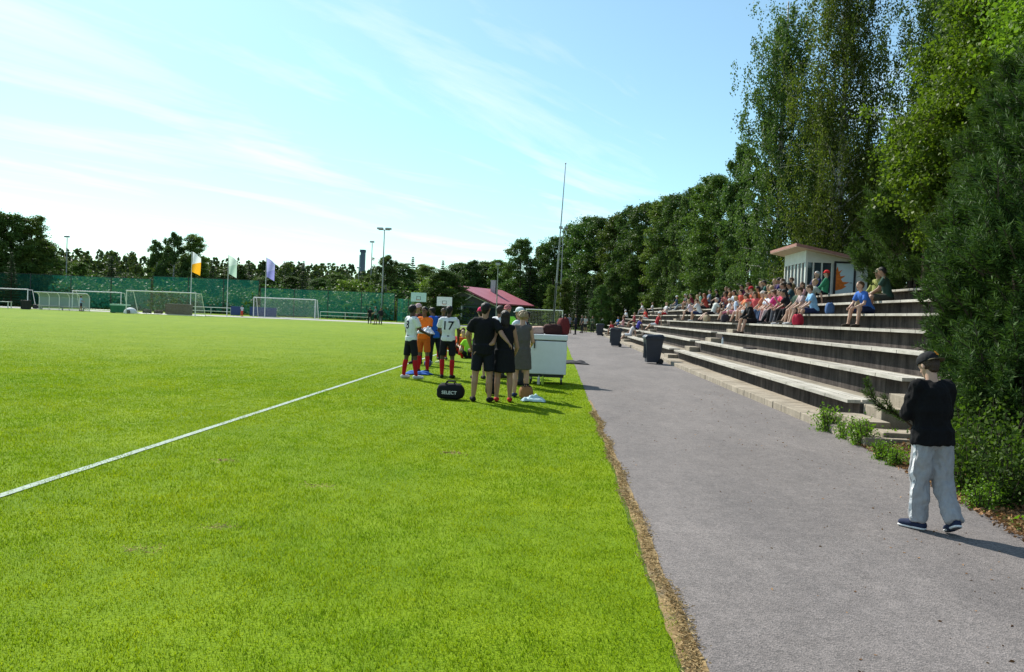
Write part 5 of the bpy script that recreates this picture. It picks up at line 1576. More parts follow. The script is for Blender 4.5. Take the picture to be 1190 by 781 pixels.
        R[bottom] = remesh(bottom, T, vox*1.05, 5, .006*s if not baggy else .023*s, 14/s, seedv+4, wtop=(pc.z+.05*s) if seat is None else None)
    if socks:
        for i in (0, 1):
            j = J[i]; T = []
            add(T, j['kn'].lerp(j['an'], .12), j['kn'].lerp(j['an'], .38) - Vector((0, .012*s, 0)), .054*g+.006, .056*g+.006, cap=.2)
            add(T, j['kn'].lerp(j['an'], .38) - Vector((0, .012*s, 0)), j['an'], .056*g+.006, .042)
            R['sock%d' % i] = remesh('sock', T, vox, 2)
    if shoes:
        for i in (0, 1):
            j = J[i]; T = []
            add(T, j['heel'], j['an']+j['fd']*.06*s-Vector((0, 0, .028*s)), .046, .047); add(T, j['an']+j['fd']*.05*s-Vector((0, 0, .028*s)), j['toe'], .047, .036, sx=1.2, xax=(1, 0, 0))
            R['shoe%d' % i] = remesh('shoe', T, vox, 2)
    Hh = []
    if hair == 'short':
        add(Hh, h(0, -.034, .030), h(0, .004, .047), .092, .084, sx=.93, xax=hx); add(Hh, h(0, -.060, -.010), h(0, -.055, -.045), .058, .045, sx=1.2, xax=hx)
    elif hair in ('long', 'bun'):
        add(Hh, h(0, -.030, .030), h(0, .006, .046), .096, .086, sx=.95, xax=hx)
        if hair == 'long':
            add(Hh, h(0, -.052, .0), h(0, -.072, -.13), .082, .080, sx=1.15, sy=.75, xax=hx); add(Hh, h(0, -.072, -.13), h(0, -.085, -.27), .080, .05, sx=1.2, sy=.6, xax=hx)
        else: add(Hh, h(0, -.11, .07), h(0, -.125, .075), .045, .04)
    elif hair == 'curly':
        r_ = random.Random(5)
        add(Hh, h(0, -.032, .028), h(0, .004, .048), .095, .085, sx=.97, xax=hx)
        for _ in range(46):
            a = r_.uniform(0, 6.28); b = r_.uniform(-.5, 1.4)
            v = Vector((math.cos(a)*math.cos(b)*.098, -.018+math.sin(a)*math.cos(b)*.10, .032+math.sin(b)*.092))
            if v.y > .05 and v.z < .06: continue
            add(Hh, h(*v), h(v.x*1.05, v.y*1.05-.0, v.z-.01), .026, .022, n=7)
    if Hh: R['hair'] = remesh('hair', Hh, vox*.9, 1, .004*s, 40, seedv)
    if cap is not None:
        T = []
        add(T, h(0, -.026, .050), h(0, .010, .055), .099, .095, sx=.93, xax=hx, n=18)
        cm = remesh('cap', T, vox*.8, 2)
        bm = bmesh.new(); bm.from_mesh(cm)
        cut = [v for v in bm.verts if (HM.inverted() @ (v.co-hc)).z < .030*s]
        bmesh.ops.delete(bm, geom=cut, context='VERTS'); bm.to_mesh(cm); bm.free(); cm.shade_smooth()
        R['cap'] = cm
        ca = rad(cap)          # brim direction, degrees from straight ahead
        bmv = []; bf = []
        n = 12
        for i in range(n+1):
            a = -1.05 + 2.1*i/n
            for rr2, zz in ((.085, .045), (.125, .040), (.165*max(.7, math.cos(a)**.4), .030)):
                bmv.append(h(rr2*math.sin(a+ca)*.95, rr2*math.cos(a+ca)-.012, zz))
        for i in range(n):
            for k in (0, 1):
                a = i*3+k; bf.append((a, a+1, a+4, a+3))
        mm = MB(); mm.add(bmv, bf); R['brim'] = mm.mesh('brim', [])
    R['_meta'] = dict(H=H, s=s, hc=hc, HM=HM, pc=pc, up=up, X=X, Yf=Yf, sh=sh, J=J)
    _pm[key] = R
    return R

EYE_M = mat('eye_dark', (.02, .015, .012), .3); LIP_M = mat('lip', (.30, .11, .09), .5)
def calm(c, k=.14):
    m_ = sum(c)/3; return tuple(x*(1-k)+m_*k for x in c)
def person(key, loc, rz, label, group=None, skinc=SK_LIGHT, topc=(.5, .5, .5), botc=(.05, .05, .06), sockc=(.5, .02, .02), shoec=(.03, .03, .03), hairc=(.03, .02, .015), capc=(.6, .6, .6), brimc=None, scale=1.0, **kw):
    R = build_figure(key, **kw)
    def part(name, me, m, parent, mats=None):
        o = link(name, me, parent)
        mats = mats or [m]
        if len(me.materials) < len(mats):
            me.materials.clear()
            for _ in mats: me.materials.append(None)
            if name == 'person': me.polygons.foreach_set('material_index', R['_mi'])
        for i, mm in enumerate(mats):
            o.material_slots[i].link = 'OBJECT'; o.material_slots[i].material = mm
        return o
    b = part('person', R['body'], None, None, [skin(skinc), EYE_M, LIP_M])
    b.location = loc; b.rotation_euler = (0, 0, rz); b.scale = (scale,)*3
    tag(b, label, 'person', group)
    P = {'body': b}
    for k, nm, c in (('shirt', 'shirt', topc), ('dress', 'dress', topc), ('shorts', 'shorts', botc), ('trousers', 'trousers', botc), ('sock0', 'sock', sockc), ('sock1', 'sock', sockc), ('shoe0', 'shoe', shoec), ('shoe1', 'shoe', shoec)):
        if k in R: P[k] = part(nm, R[k], cloth(c), b)
    if 'hair' in R: P['hair'] = part('hair', R['hair'], hairm(hairc), b)
    if 'cap' in R:
        P['cap'] = part('cap', R['cap'], cloth(capc), b)
        so2 = P['cap'].modifiers.new('thick', 'SOLIDIFY'); so2.thickness = .004
        P['brim'] = part('brim', R['brim'], cloth(brimc or capc), P['cap'])
        so2 = P['brim'].modifiers.new('thick', 'SOLIDIFY'); so2.thickness = .005
    return P

def back_number(P, key, s, size, zrel, xrel=0.0, c=(.015, .015, .02)):
    """number printed on a shirt back: each vertex of the lettering is laid on the cloth"""
    R = _pm[key]; me_t = text_mesh(s, size, cloth(c), 0.0)
    mt = R['_meta']; sh_me = R['shirt']
    from mathutils.bvhtree import BVHTree
    bv = BVHTree.FromPolygons([v.co for v in sh_me.vertices], [tuple(p.vertices) for p in sh_me.polygons])
    bm = bmesh.new(); bm.from_mesh(me_t)
    bmesh.ops.triangulate(bm, faces=bm.faces)
    bmesh.ops.subdivide_edges(bm, edges=[e for e in bm.edges if e.calc_length() > size*.12], cuts=3)
    z0 = mt['pc'].z + zrel*mt['s']
    for v in bm.verts:
        x = v.co.x + xrel; z = v.co.y + z0
        hit = bv.ray_cast(Vector((x, -2, z)), Vector((0, 1, 0)))
        v.co = Vector((x, (hit[0].y if hit[0] else -.13) - .006, z))
    bm.to_mesh(me_t); bm.free()
    o = link('number', me_t, P['shirt'])
    return o

def stand_at(px, py_, Y=None):
    """ground position of a standing figure under a photo pixel"""
    if Y is None:
        d = ray(px, py_); t_ = -CAM_H/d.z; return Vector((d.x*t_, d.y*t_, 0.012))
    return Vector((at(px, py_, Y).x, Y, .012))

G_P = 'people standing on the grass'
# ---- the walking boy on the path
bp_ = stand_at(1078, 617)
kb = 'walker'
P = person(kb, (bp_.x, bp_.y, .010), rad(9), 'boy in black sweatshirt and baggy pale grey trousers walking up the asphalt path', None, SK_LIGHT,
           (.0065, .0065, .0075), (.32, .32, .33), (.5, .5, .5), (.020, .028, .06), (.05, .03, .02), (.016, .016, .018), (.10, .085, .05),
           H=1.42, g=1.04, hw=.155, lean=4, tilt=-1, thigh=((3, 1.5), (-4, 2)), shank=((-1, -.5), (-31, 1)), arms=((14, 9, 78, 26), (14, 9, 80, 28)), head=(-12, 22), foot=(30, 8), footp=(0, -34),
           top='long', bottom='trousers', hair='short', cap=168, vox=.0085, baggy=.024, hem=.05, seedv=2.0, fine=True)
mt = _pm[kb]['_meta']
# orange emblem on the back of the cap, pale soles
sh_ = MB(); hcv = mt['hc']; HMm = mt['HM']; s_ = mt['s']
def onhead(a, b, r_): # azimuth from back, elevation
    v = Vector((math.sin(a)*math.cos(b)*.93, -math.cos(a)*math.cos(b), math.sin(b)))*r_
    return hcv + HMm @ (Vector((0, -.020, .052))*s_ + v*s_)
em = MB()
def patch(pts):
    em.add([onhead(a, b, .117) for a, b in pts], [tuple(range(len(pts)))])
patch([(.00, .22), (.42, .20), (.44, .36), (.02, .40)]); patch([(.02, .43), (.24, .40), (.20, .66), (.04, .64)]); patch([(.30, .39), (.48, .38), (.42, .55), (.31, .53)])
em.build('cap_emblem', cloth((.75, .26, .02)), P['cap'])
M_SOLE = mat('sole_white', (.70, .70, .68), .6); M_TREADS = mat('sole_grey', (.10, .10, .105), .8)
for i in (0, 1):
    j = mt['J'][i]; T = []
    dn = Vector((0, 0, -1)); fd = j['fd']
    dn = (dn - fd*dn.dot(fd)).normalized()
    a = j['heel'] + dn*.030*s_; q = j['toe'] + dn*.022*s_
    ax = fd.cross(dn).normalized()
    T.append((a, a.lerp(q, .5), .043*s_, .044*s_, dict(sx=1.08, sy=.42, xax=ax, n=16))); T.append((a.lerp(q, .5), q, .044*s_, .040*s_, dict(sx=1.12, sy=.42, xax=ax, n=16)))
    o = link('sole', remesh('sole', T, .006, 2), P['shoe%d' % i]); o.data.materials.append(M_SOLE)
    T = [(a+dn*.014*s_, a.lerp(q, .5)+dn*.014*s_, .038*s_, .038*s_, dict(sx=1.02, sy=.25, xax=ax)), (a.lerp(q, .55)+dn*.014*s_, q+dn*.014*s_, .038*s_, .034*s_, dict(sx=1.05, sy=.25, xax=ax))]
    o = link('tread', remesh('tread', T, .006, 1), P['shoe%d' % i]); o.data.materials.append(M_TREADS)
# narrow pale stripe laid down the outer left trouser leg only
stp = MB(); jl = mt['J'][0]
from mathutils.bvhtree import BVHTree
tv = _pm[kb]['trousers']; bv_ = BVHTree.FromPolygons([v.co for v in tv.vertices], [tuple(p.vertices) for p in tv.polygons])
pts = []
for i in range(26):
    u = i/25
    z = (mt['pc'].z-.075) * (1-u) + (jl['an'].z+.03)*u
    yc = (mt['pc'].y)*(1-u) + jl['an'].y*u - .01
    row = []
    for dy in (-.012, .012):
        hit = bv_.ray_cast(Vector((-1, yc+dy, z)), Vector((1, 0, 0)))
        row.append((hit[0].x-.004, yc+dy, z) if hit[0] else None)
    if None not in row: pts.append(row)
vs = [p for r in pts for p in r]
stp.add(vs, [(2*i, 2*i+1, 2*i+3, 2*i+2) for i in range(len(pts)-1)])
stp.build('side_stripe', cloth((.74, .74, .74)), P['trousers'])

# ---- footballers and onlookers on the grass
pA = stand_at(476, 440.5)
P = person('pl8', pA, rad(-48), 'footballer in white shirt with number 8, black shorts and red socks', G_P, SK_DARK, (.70, .72, .74), (.014, .014, .02), (.42, .015, .02), (.60, .60, .62), (.010, .009, .008),
           H=1.73, g=.97, thigh=((-4, 5), (7, 5)), shank=((-7, 3), (4, 3)), arms=((2, 8, 10, 0), (22, 10, 70, 10)), head=(-15, 8), socks=True, foot=(10, 10), seedv=1)
back_number(P, 'pl8', '8', .27, .34)
pE = stand_at(519, 440)
P = person('pl17', pE, rad(-3), 'footballer in white shirt with black number 17 and red socks, seen from behind', G_P, SK_DARK, (.70, .72, .74), (.014, .014, .02), (.42, .015, .02), (.02, .02, .022), (.010, .009, .008),
           H=1.74, g=.98, thigh=((0, 5), (0, 4)), shank=((-2, -1), (-2, 0)), arms=((15, 14, 60, 20), (8, 12, 25, 5)), head=(5, 10), socks=True, foot=(12, 10), seedv=7)
back_number(P, 'pl17', '17', .29, .335)
p_ = stand_at(491, 434, 21.3)
P = person('bib', p_, rad(160), 'footballer in orange bib holding a white towel between the two white shirts', G_P, SK_BROWN, (.80, .17, .02), (.55, .12, .02), (.42, .015, .02), (.03, .03, .03), (.012, .01, .008),
           H=1.70, arms=((30, 12, 85, 15), (20, 10, 75, 20)), socks=True, seedv=11)
tw = crumple('white_towel', 'white towel held by the footballer in the orange bib', 'towel', (.72, .72, .74), (p_.x+.12, p_.y-.42, 1.03), .42, .30, .22, 21.0)
p_ = stand_at(484, 425, 24.5)
person('pcap', p_, rad(150), 'footballer in pale pink cap standing beyond the number 8 player', G_P, SK_TAN, (.10, .03, .03), (.03, .03, .04), capc=(.62, .42, .44), H=1.78, cap=0, arms=((10, 10, 30, 5), (10, 10, 30, 5)), bottom='trousers', seedv=13)
p_ = stand_at(504, 424, 25.0)
P = person('blue', p_, rad(70), 'person in bright blue tracksuit top bending slightly beside number 17', G_P, SK_BROWN, (.02, .11, .55), (.012, .014, .022), (.4, .4, .4), (.62, .65, .40), (.012, .01, .008),
           H=1.72, lean=8, thigh=((6, 4), (-10, 4)), shank=((0, 2), (-14, 2)), arms=((12, 10, 40, 5), (0, 10, 20, 0)), top='long', bottom='trousers', head=(0, 14), seedv=17, hem=.10)
p_ = stand_at(513, 424, 27.5)
person('dk2', p_, rad(200), 'dark haired footballer in dark blue top standing beyond the number 17 player', G_P, SK_BROWN, (.02, .03, .10), (.02, .02, .03), H=1.70, arms=((10, 10, 60, 20), (10, 10, 60, 20)), socks=True, seedv=18)
# couple: man and woman with arms round each other
pM = stand_at(559.5, 467.5); pW = stand_at(584, 467.5)
kx = (pW.x - pM.x)
P = person('man', pM, 0, 'broad man in black T-shirt and black shorts with his arm round the woman in black', G_P, SK_TAN, (.010, .010, .012), (.012, .013, .02), shoec=(.016, .015, .015), hairc=(.012, .010, .009),
           H=1.79, g=1.10, hw=.188, belly=.008, thigh=((0, 5), (1, 4)), shank=((-1, 3), (-2, 2)), armpts=((((-.30), .03, 1.17), (-.24, .17, .95)), ((.33, -.13, 1.20), (.44, -.20, 1.08))), head=(18, 2), foot=(15, 12), vox=.011, hem=.06, seedv=21, tilt=1)
P = person('woman', pW, rad(2), 'woman with long dark hair in black dress and red shoes hugging the man in black', G_P, SK_TAN, (.012, .012, .015), shoec=(.45, .03, .03), hairc=(.018, .012, .010),
           H=1.66, g=1.08, hw=.165, thigh=((0, 3), (2, 4)), shank=((-3, 1), (-2, 2)), armpts=(((-.22, -.23, 1.13), (-.47, -.235, .99)), ((.24, .05, 1.06), (.20, .20, .92))), head=(-10, 0), top='dress', bottom='none2', hair='long', seedv=24, tilt=-1.5)
pB = stand_at(604, 462)
P = person('blonde', pB, rad(-8), 'woman with short curly blonde hair in sleeveless grey dress', G_P, SK_LIGHT, (.115, .105, .095), shoec=(.025, .045, .11), hairc=(.34, .24, .13),
           H=1.66, g=1.07, hw=.165, thigh=((-1, 2), (5, 3)), shank=((-6, 1), (0, 2)), arms=((10, 10, 62, 22), (18, 9, 70, 15)), head=(-12, 8), top='dress', bottom='none2', hair='curly', seedv=27)
# group beyond them
for key, px, Y, rz, H, lab, kw in (
    ('pinkcap', 556, 20.0, 20, 1.72, 'person in bright pink cap half hidden behind the man in black', dict(skinc=SK_LIGHT, topc=(.03, .03, .04), capc=(.62, .03, .12), cap=0, bottom='shorts')),
    ('wh1', 578, 20.5, -30, 1.80, 'dark haired person in white shirt beyond the woman in black', dict(skinc=SK_TAN, topc=(.70, .71, .73), bottom='trousers')),
    ('limes', 587, 22.0, 160, 1.82, 'person in lime shirt and pinkish cap facing the camera beyond the couple', dict(skinc=SK_LIGHT, topc=(.28, .75, .06), capc=(.45, .16, .16), cap=0, bottom='shorts')),
    ('whcap', 601, 18.6, 60, 1.74, 'person in white shirt and white cap talking beside the blonde woman', dict(skinc=SK_TAN, topc=(.66, .70, .76), capc=(.66, .70, .70), cap=0, bottom='trousers', hair='short')),
    ('dkt', 608, 19.5, 110, 1.68, 'person with dark hair in a dark top between the white cap and the freezer', dict(skinc=SK_TAN, topc=(.02, .02, .03), bottom='trousers'))):
    p_ = Vector((gx(px, Y), Y, .012))
    person(key, p_, rad(rz), lab, G_P, H=H, arms=((10, 10, 55, 15), (8, 10, 40, 10)), seedv=px, vox=.013, **kw)
# children and substitutes sitting on the grass
GS = 'footballers sitting on the grass'
sitk = dict(seat=.11, lean=-8, thigh=((118, 8), (112, 10)), shank=((-52, 2), (-46, 2)), arms=((40, 15, 70, 10), (38, 15, 70, 10)), vox=.015, socks=True)
for i, (px, Y, c, lab, rz, kw) in enumerate((
    (531, 32, (.40, .02, .03), 'footballer in dark red bib sitting on the grass behind number 17', 150, {}),
    (538, 31, (.70, .12, .02), 'footballer in orange bib sitting on the grass between red and lime bibs', 200, {}),
    (544, 29, (.40, .80, .05), 'footballer in lime bib sitting on the grass next to the man in black', 170, {}),
    (535, 36, (.60, .40, .03), 'footballer in yellow top sitting on the grass farther back than the lime bib', 120, {}))):
    person('sit_grass', (gx(px, Y), Y, .012), rad(rz), lab, GS, (SK_BROWN, SK_LIGHT, SK_TAN, SK_LIGHT)[i], c, (.03, .03, .04), hairc=((.01, .01, .01), (.25, .15, .07), (.02, .015, .01), (.12, .06, .03))[i], **sitk)

# ---- far people standing at the path end and by the far goal
GF_ = 'people standing at the end of the path'
stk = [dict(key='far_a', arms=((8, 10, 30, 8), (8, 10, 20, 5)), bottom='trousers'), dict(key='far_b', arms=((10, 10, 70, 20), (10, 10, 65, 20)), bottom='shorts', thigh=((6, 4), (-6, 4)), shank=((2, 2), (-8, 2))), dict(key='far_c', arms=((5, 12, 15, 0), (20, 12, 80, 15)), top='long', bottom='trousers')]
for i, (px, Y, H, tc_, bc, lab) in enumerate((
    (656, 62, 1.75, (.10, .02, .025), (.02, .02, .025), 'person in dark red top standing on the path just past the freezer'),
    (661, 78, 1.78, (.22, .24, .30), (.02, .02, .03), 'person in grey top standing at the end of the path'),
    (668.5, 74, 1.80, (.03, .035, .05), (.015, .015, .02), 'person in black standing at the end of the path'),
    (676, 82, 1.75, (.05, .055, .06), (.03, .03, .03), 'person in dark grey standing at the path end before the spruce'),
    (680, 86, 1.70, (.45, .45, .42), (.02, .02, .02), 'person in pale shirt standing at the path end before the spruce'),
    (688, 88, 1.72, (.10, .14, .08), (.04, .05, .04), 'person in dull green standing nearest the far bins'))):
    kw = dict(stk[i % 3]); k = kw.pop('key')
    person(k, (gx(px, Y), Y, .012), rad(40*i), lab, GF_, SK_TAN, tc_, bc, H=1.75, vox=.022, scale=H/1.75, **kw)
GG = 'people beside the far goal'
for i, (px, Y, H, tc_, bc, lab) in enumerate((
    (429.5, 84, 1.7, (.02, .02, .025), (.02, .02, .02), 'person in black by the two headed lamp post, left of three'),
    (436, 83, 1.85, (.18, .24, .27), (.015, .015, .02), 'tall person in grey blue by the two headed lamp post, middle of three'),
    (442, 84, 1.7, (.03, .025, .03), (.10, .10, .11), 'person in dark top and grey trousers by the two headed lamp post, right of three'),
    (281, 98, 1.35, (.55, .56, .62), (.60, .06, .04), 'child in white top and red shorts before the blue boards'),
    (94, 90, 1.75, (.35, .45, .70), (.05, .05, .08), 'person in light blue shirt by the clear team shelter'))):
    kw = dict(stk[i % 3]); k = kw.pop('key')
    person(k, (gx(px, Y), Y, .012), rad(70*i+20), lab, GG, SK_TAN, tc_, bc, H=1.75, vox=.022, scale=H/1.75, **kw)

# ---- spectators on the stand
SITS = {
 'a': dict(lean=-4, thigh=((94, 7), (88, 8)), shank=((2, 2), (20, 2)), arms=((30, 9, 50, 10), (26, 9, 52, 12))),
 'b': dict(lean=16, thigh=((90, 10), (92, 9)), shank=((18, 2), (8, 2)), arms=((24, 10, 56, 22), (20, 10, 60, 24)), head=(10, 8)),
 'c': dict(lean=-16, thigh=((84, 6), (80, 7)), shank=((38, 1), (45, 2)), arms=((-38, 14, -8, 0), (-36, 16, -6, 0))),
 'e': dict(lean=8, tilt=4, thigh=((92, 16), (90, 5)), shank=((10, 2), (32, 2)), arms=((-20, 18, 6, 0), (26, 9, 58, 16)), head=(25, 0)),
 'f': dict(lean=20, thigh=((93, 9), (93, 9)), shank=((4, 2), (10, 2)), arms=((34, 8, 138, 14), (22, 10, 60, 24)), head=(-18, 6)),
 'd': dict(lean=30, thigh=((93, 12), (93, 12)), shank=((6, 2), (8, 2)), arms=((14, 10, 62, 26), (18, 10, 56, 24)), head=(0, -14)),
}
def sx(px, k, head_z=.80):
    z = row_z(k)+head_z*.6; x = row_x(k)+.08
    lo, hi = 5.0, 200.0
    inv = CAM_R.transposed()
    for _ in range(50):
        m_ = (lo+hi)/2
        q_ = inv @ (Vector((x, m_, z))-Vector((0, 0, CAM_H)))
        u = CX + F*q_.x/-q_.z
        if u > px: lo = m_
        else: hi = m_
    return x, lo
G_SP = 'spectators sitting on the grandstand'
WHT = (.68, .69, .72); BLK = (.014, .014, .017); NAVY = (.02, .03, .08); JEAN = (.06, .10, .19); RED = (.45, .02, .03); PINK = (.75, .05, .28)
GRY = (.22, .22, .23); KHA = (.30, .23, .15); ORG = (.62, .14, .04)
BRN = (.09, .045, .02); BLD = (.36, .25, .12); DK = (.012, .010, .009); GREYH = (.42, .42, .41)
SPEC = [ # column, row, pose, top kind, bottom kind, hair kind, cap, top, bottom, hair/cap colour, skin, label
 (702, 1, 'b', 'tee', 'trousers', 'short', None, WHT, WHT, DK, SK_TAN, 'spectator all in white sitting by the farthest bin'),
 (714, 0, 'd', 'tee', 'shorts', 'short', None, RED, BLK, BRN, SK_TAN, 'spectator in red bending forward next to the farthest bin'),
 (718, 1, 'a', 'tee', 'trousers', 'short', None, (.03, .16, .45), BLK, DK, SK_TAN, 'spectator in blue behind the red one at the far bins'),
 (724, 1, 'a', 'tee', 'shorts', 'long', None, (.62, .30, .33), GRY, BRN, SK_LIGHT, 'spectator in salmon pink top near the far end of the stand'),
 (729, 3, 'b', 'tee', 'trousers', 'short', 0, WHT, BLK, WHT, SK_LIGHT, 'spectator in white with white cap high up at the far end of the stand'),
 (733, 0, 'c', 'tee', 'shorts', 'short', None, (.60, .55, .56), WHT, BLD, SK_LIGHT, 'spectator with pale clothes and stretched legs on the lowest tier far down'),
 (741, 1, 'c', 'tee', 'shorts', 'short', None, (.06, .05, .38), BLK, DK, SK_TAN, 'spectator in violet blue shirt with legs stretched out'),
 (748, 5, 'b', 'tee', 'trousers', 'short', None, WHT, GRY, BRN, SK_LIGHT, 'spectator in white alone on the upper far tier'),
 (737, 2, 'a', 'tee', 'shorts', 'short', None, (.35, .05, .07), BLK, BRN, SK_TAN, 'spectator in wine red above the violet blue shirt'),
 (763, 2, 'c', 'tee', 'shorts', 'short', 0, RED, WHT, WHT, SK_LIGHT, 'spectator in red with white cap lying back on a middle tier'),
 (774, 4, 'a', 'tee', 'shorts', 'short', None, (.60, .58, .60), RED, BLD, SK_LIGHT, 'spectator in off-white top and red shorts on an upper tier'),
 (786, 6, 'a', 'tee', 'trousers', 'short', 0, JEAN, GRY, WHT, SK_LIGHT, 'spectator in denim blue with white cap beside the bright red shirt'),
 (795, 6, 'c', 'tee', 'trousers', 'short', None, (.60, .015, .04), (.28, .32, .36), BRN, SK_LIGHT, 'spectator in bright red shirt and grey jeans on the top tier'),
 (801, 6, 'd', 'tee', 'shorts', 'short', None, (.10, .10, .12), KHA, GREYH, SK_TAN, 'grey haired spectator in dark grey next to the bright red shirt'),
 (804, 4, 'b', 'tee', 'shorts', 'short', None, (.62, .52, .62), BLK, BLD, SK_LIGHT, 'spectator in pale lilac shirt leaning on the knees'),
 (822, 5, 'b', 'tee', 'shorts', 'long', None, (.42, .05, .03), BLK, (.22, .06, .02), SK_LIGHT, 'red haired spectator in rusty red shirt'),
 (829, 4, 'c', 'tee', 'shorts', 'short', None, (.52, .54, .52), BLK, GREYH, SK_LIGHT, 'grey haired spectator in pale grey with one leg stretched out'),
 (836, 6, 'b', 'tee', 'trousers', 'short', None, BLK, BLK, DK, SK_TAN, 'spectator all in black, left one of the dark pair on the top tier'),
 (843, 6, 'a', 'long', 'trousers', 'short', None, (.025, .02, .03), NAVY, BRN, SK_TAN, 'spectator in black long sleeves, right one of the dark pair on the top tier'),
 (847, 4, 'a', 'tee', 'shorts', 'short', 0, WHT, (.62, .20, .28), WHT, SK_LIGHT, 'child in white shirt and pink shorts with white hat on a middle tier'),
 (853, 5, 'a', 'tee', 'trousers', 'short', None, (.02, .13, .15), NAVY, DK, SK_TAN, 'spectator in teal shirt beside the child with pink shorts'),
 (861, 6, 'a', 'long', 'trousers', 'short', None, BLK, BLK, BRN, SK_TAN, 'tall sitting spectator in black jacket above the teal shirt'),
 (859, 5, 'd', 'tee', 'shorts', 'short', None, (.55, .60, .70), BLK, DK, SK_TAN, 'spectator in ice blue shirt bending forward above the orange ones'),
 (866, 4, 'a', 'tee', 'shorts', 'long', None, ORG, WHT, BRN, SK_LIGHT, 'spectator in orange top with long brown hair'),
 (868, 5, 'a', 'tee', 'trousers', 'long', None, (.50, .09, .05), GRY, (.20, .06, .02), SK_LIGHT, 'spectator in brick red top with long red hair'),
 (874, 6, 'b', 'long', 'trousers', 'short', None, NAVY, BLK, BRN, SK_TAN, 'spectator in navy jacket on the top tier beside the black jacket'),
 (878, 5, 'b', 'tee', 'shorts', 'short', 0, (.60, .10, .04), KHA, RED, SK_LIGHT, 'spectator in flame red top and red cap above the bearded man'),
 (885, 4, 'a', 'tee', 'shorts', 'short', 0, (.62, .20, .10), BLK, (.62, .55, .50), SK_LIGHT, 'spectator in coral shirt and cream hat'),
 (883, 6, 'a', 'tee', 'trousers', 'long', None, (.20, .05, .06), BLK, BLD, SK_LIGHT, 'spectator with long blonde hair in dark wine top on the top tier'),
 (892, 5, 'a', 'tee', 'shorts', 'long', None, (.75, .42, .06), KHA, BLD, SK_LIGHT, 'blonde spectator in amber yellow top'),
 (893, 6, 'b', 'tee', 'trousers', 'short', None, (.02, .10, .08), BLK, DK, SK_TAN, 'spectator in bottle green on the top tier above the amber top'),
 (896, 4, 'b', 'tee', 'trousers', 'short', None, (.58, .60, .75), JEAN, BRN, SK_LIGHT, 'spectator in pale lavender shirt and jeans'),
 (905, 6, 'a', 'long', 'trousers', 'long', None, (.06, .03, .07), BLK, (.035, .018, .035), SK_TAN, 'spectator with long violet black hair on the top tier'),
 (905, 4, 'b', 'tee', 'trousers', 'short', None, PINK, (.52, .42, .42), BRN, SK_LIGHT, 'spectator in vivid magenta pink shirt and pale trousers'),
 (914, 4, 'b', 'tee', 'trousers', 'short', None, (.55, .03, .07), (.10, .10, .12), DK, SK_LIGHT, 'spectator in crimson shirt reading papers beside the magenta pink shirt'),
 (917, 6, 'd', 'long', 'trousers', 'long', None, (.02, .02, .022), BLK, BRN, SK_LIGHT, 'brown haired spectator in black jacket bending before the booth'),
 (910, 5, 'a', 'tee', 'trousers', 'short', None, (.20, .20, .22), NAVY, DK, SK_TAN, 'spectator in charcoal grey right above the magenta pink shirt'),
 (925, 4, 'a', 'tee', 'trousers', 'short', None, (.025, .06, .04), BLK, DK, SK_TAN, 'spectator in dark forest green between crimson and grey pink shirts'),
 (936, 4, 'b', 'tee', 'shorts', 'short', None, (.45, .33, .34), BLK, BRN, SK_LIGHT, 'spectator in grey pink shirt with bare legs'),
 (948, 4, 'b', 'tee', 'shorts', 'short', None, (.20, .45, .72), NAVY, BRN, SK_LIGHT, 'spectator in sky blue shirt with bare legs, end of the crowded row'),
 (941, 5, 'c', 'tee', 'trousers', 'short', None, (.28, .33, .30), BLK, BLD, SK_LIGHT, 'fair haired spectator in sage grey behind the sky blue shirt'),
 (948, 6, 'a', 'long', 'trousers', 'short', None, (.02, .03, .10), BLK, GREYH, SK_LIGHT, 'grey haired spectator in dark blue before the booth windows'),
 (959, 6, 'a', 'long', 'trousers', 'short', 0, (.02, .22, .11), BLK, (.55, .03, .03), SK_LIGHT, 'spectator in green jacket and red cap before the booth door'),
 (1011, 4, 'd', 'tee', 'shorts', 'short', None, (.02, .13, .52), NAVY, BRN, SK_LIGHT, 'spectator in royal blue shirt bending down below the cream hat'),
 (1019, 5, 'a', 'long', 'trousers', 'short', 0, (.26, .28, .06), KHA, (.60, .54, .38), SK_LIGHT, 'spectator in olive top and cream hat under the pines'),
 (1034, 5, 'b', 'tee', 'shorts', 'short', None, (.03, .07, .05), (.05, .05, .04), DK, SK_TAN, 'spectator in dark green with bare legs in the shade of the pines'),
]
for i, (px, k, pose, tk, bk, hk, cp, tc_, bc, hc_, sk, lab) in enumerate(SPEC):
    x, y = sx(px, k)
    key = 'sp_%s_%s_%s_%s_%s' % (pose, tk, bk, hk, cp)
    sc = .98 + .10*random.random()
    if 'child' in lab: sc = .84
    person(key, (x, y, row_z(k)+.003), rad(90) + random.uniform(-.3, .3) + (-.25 if i % 3 == 0 else 0.15), lab, G_SP, sk, calm(tc_), bc, shoec=random.choice([(.02, .02, .02), (.5, .5, .5), (.05, .04, .03)]), hairc=hc_ if cp is None else BRN, capc=hc_,
           scale=sc, H=1.70, vox=.020, seat=.105, top=tk, bottom=bk, hair=hk, cap=cp, **SITS[pose])
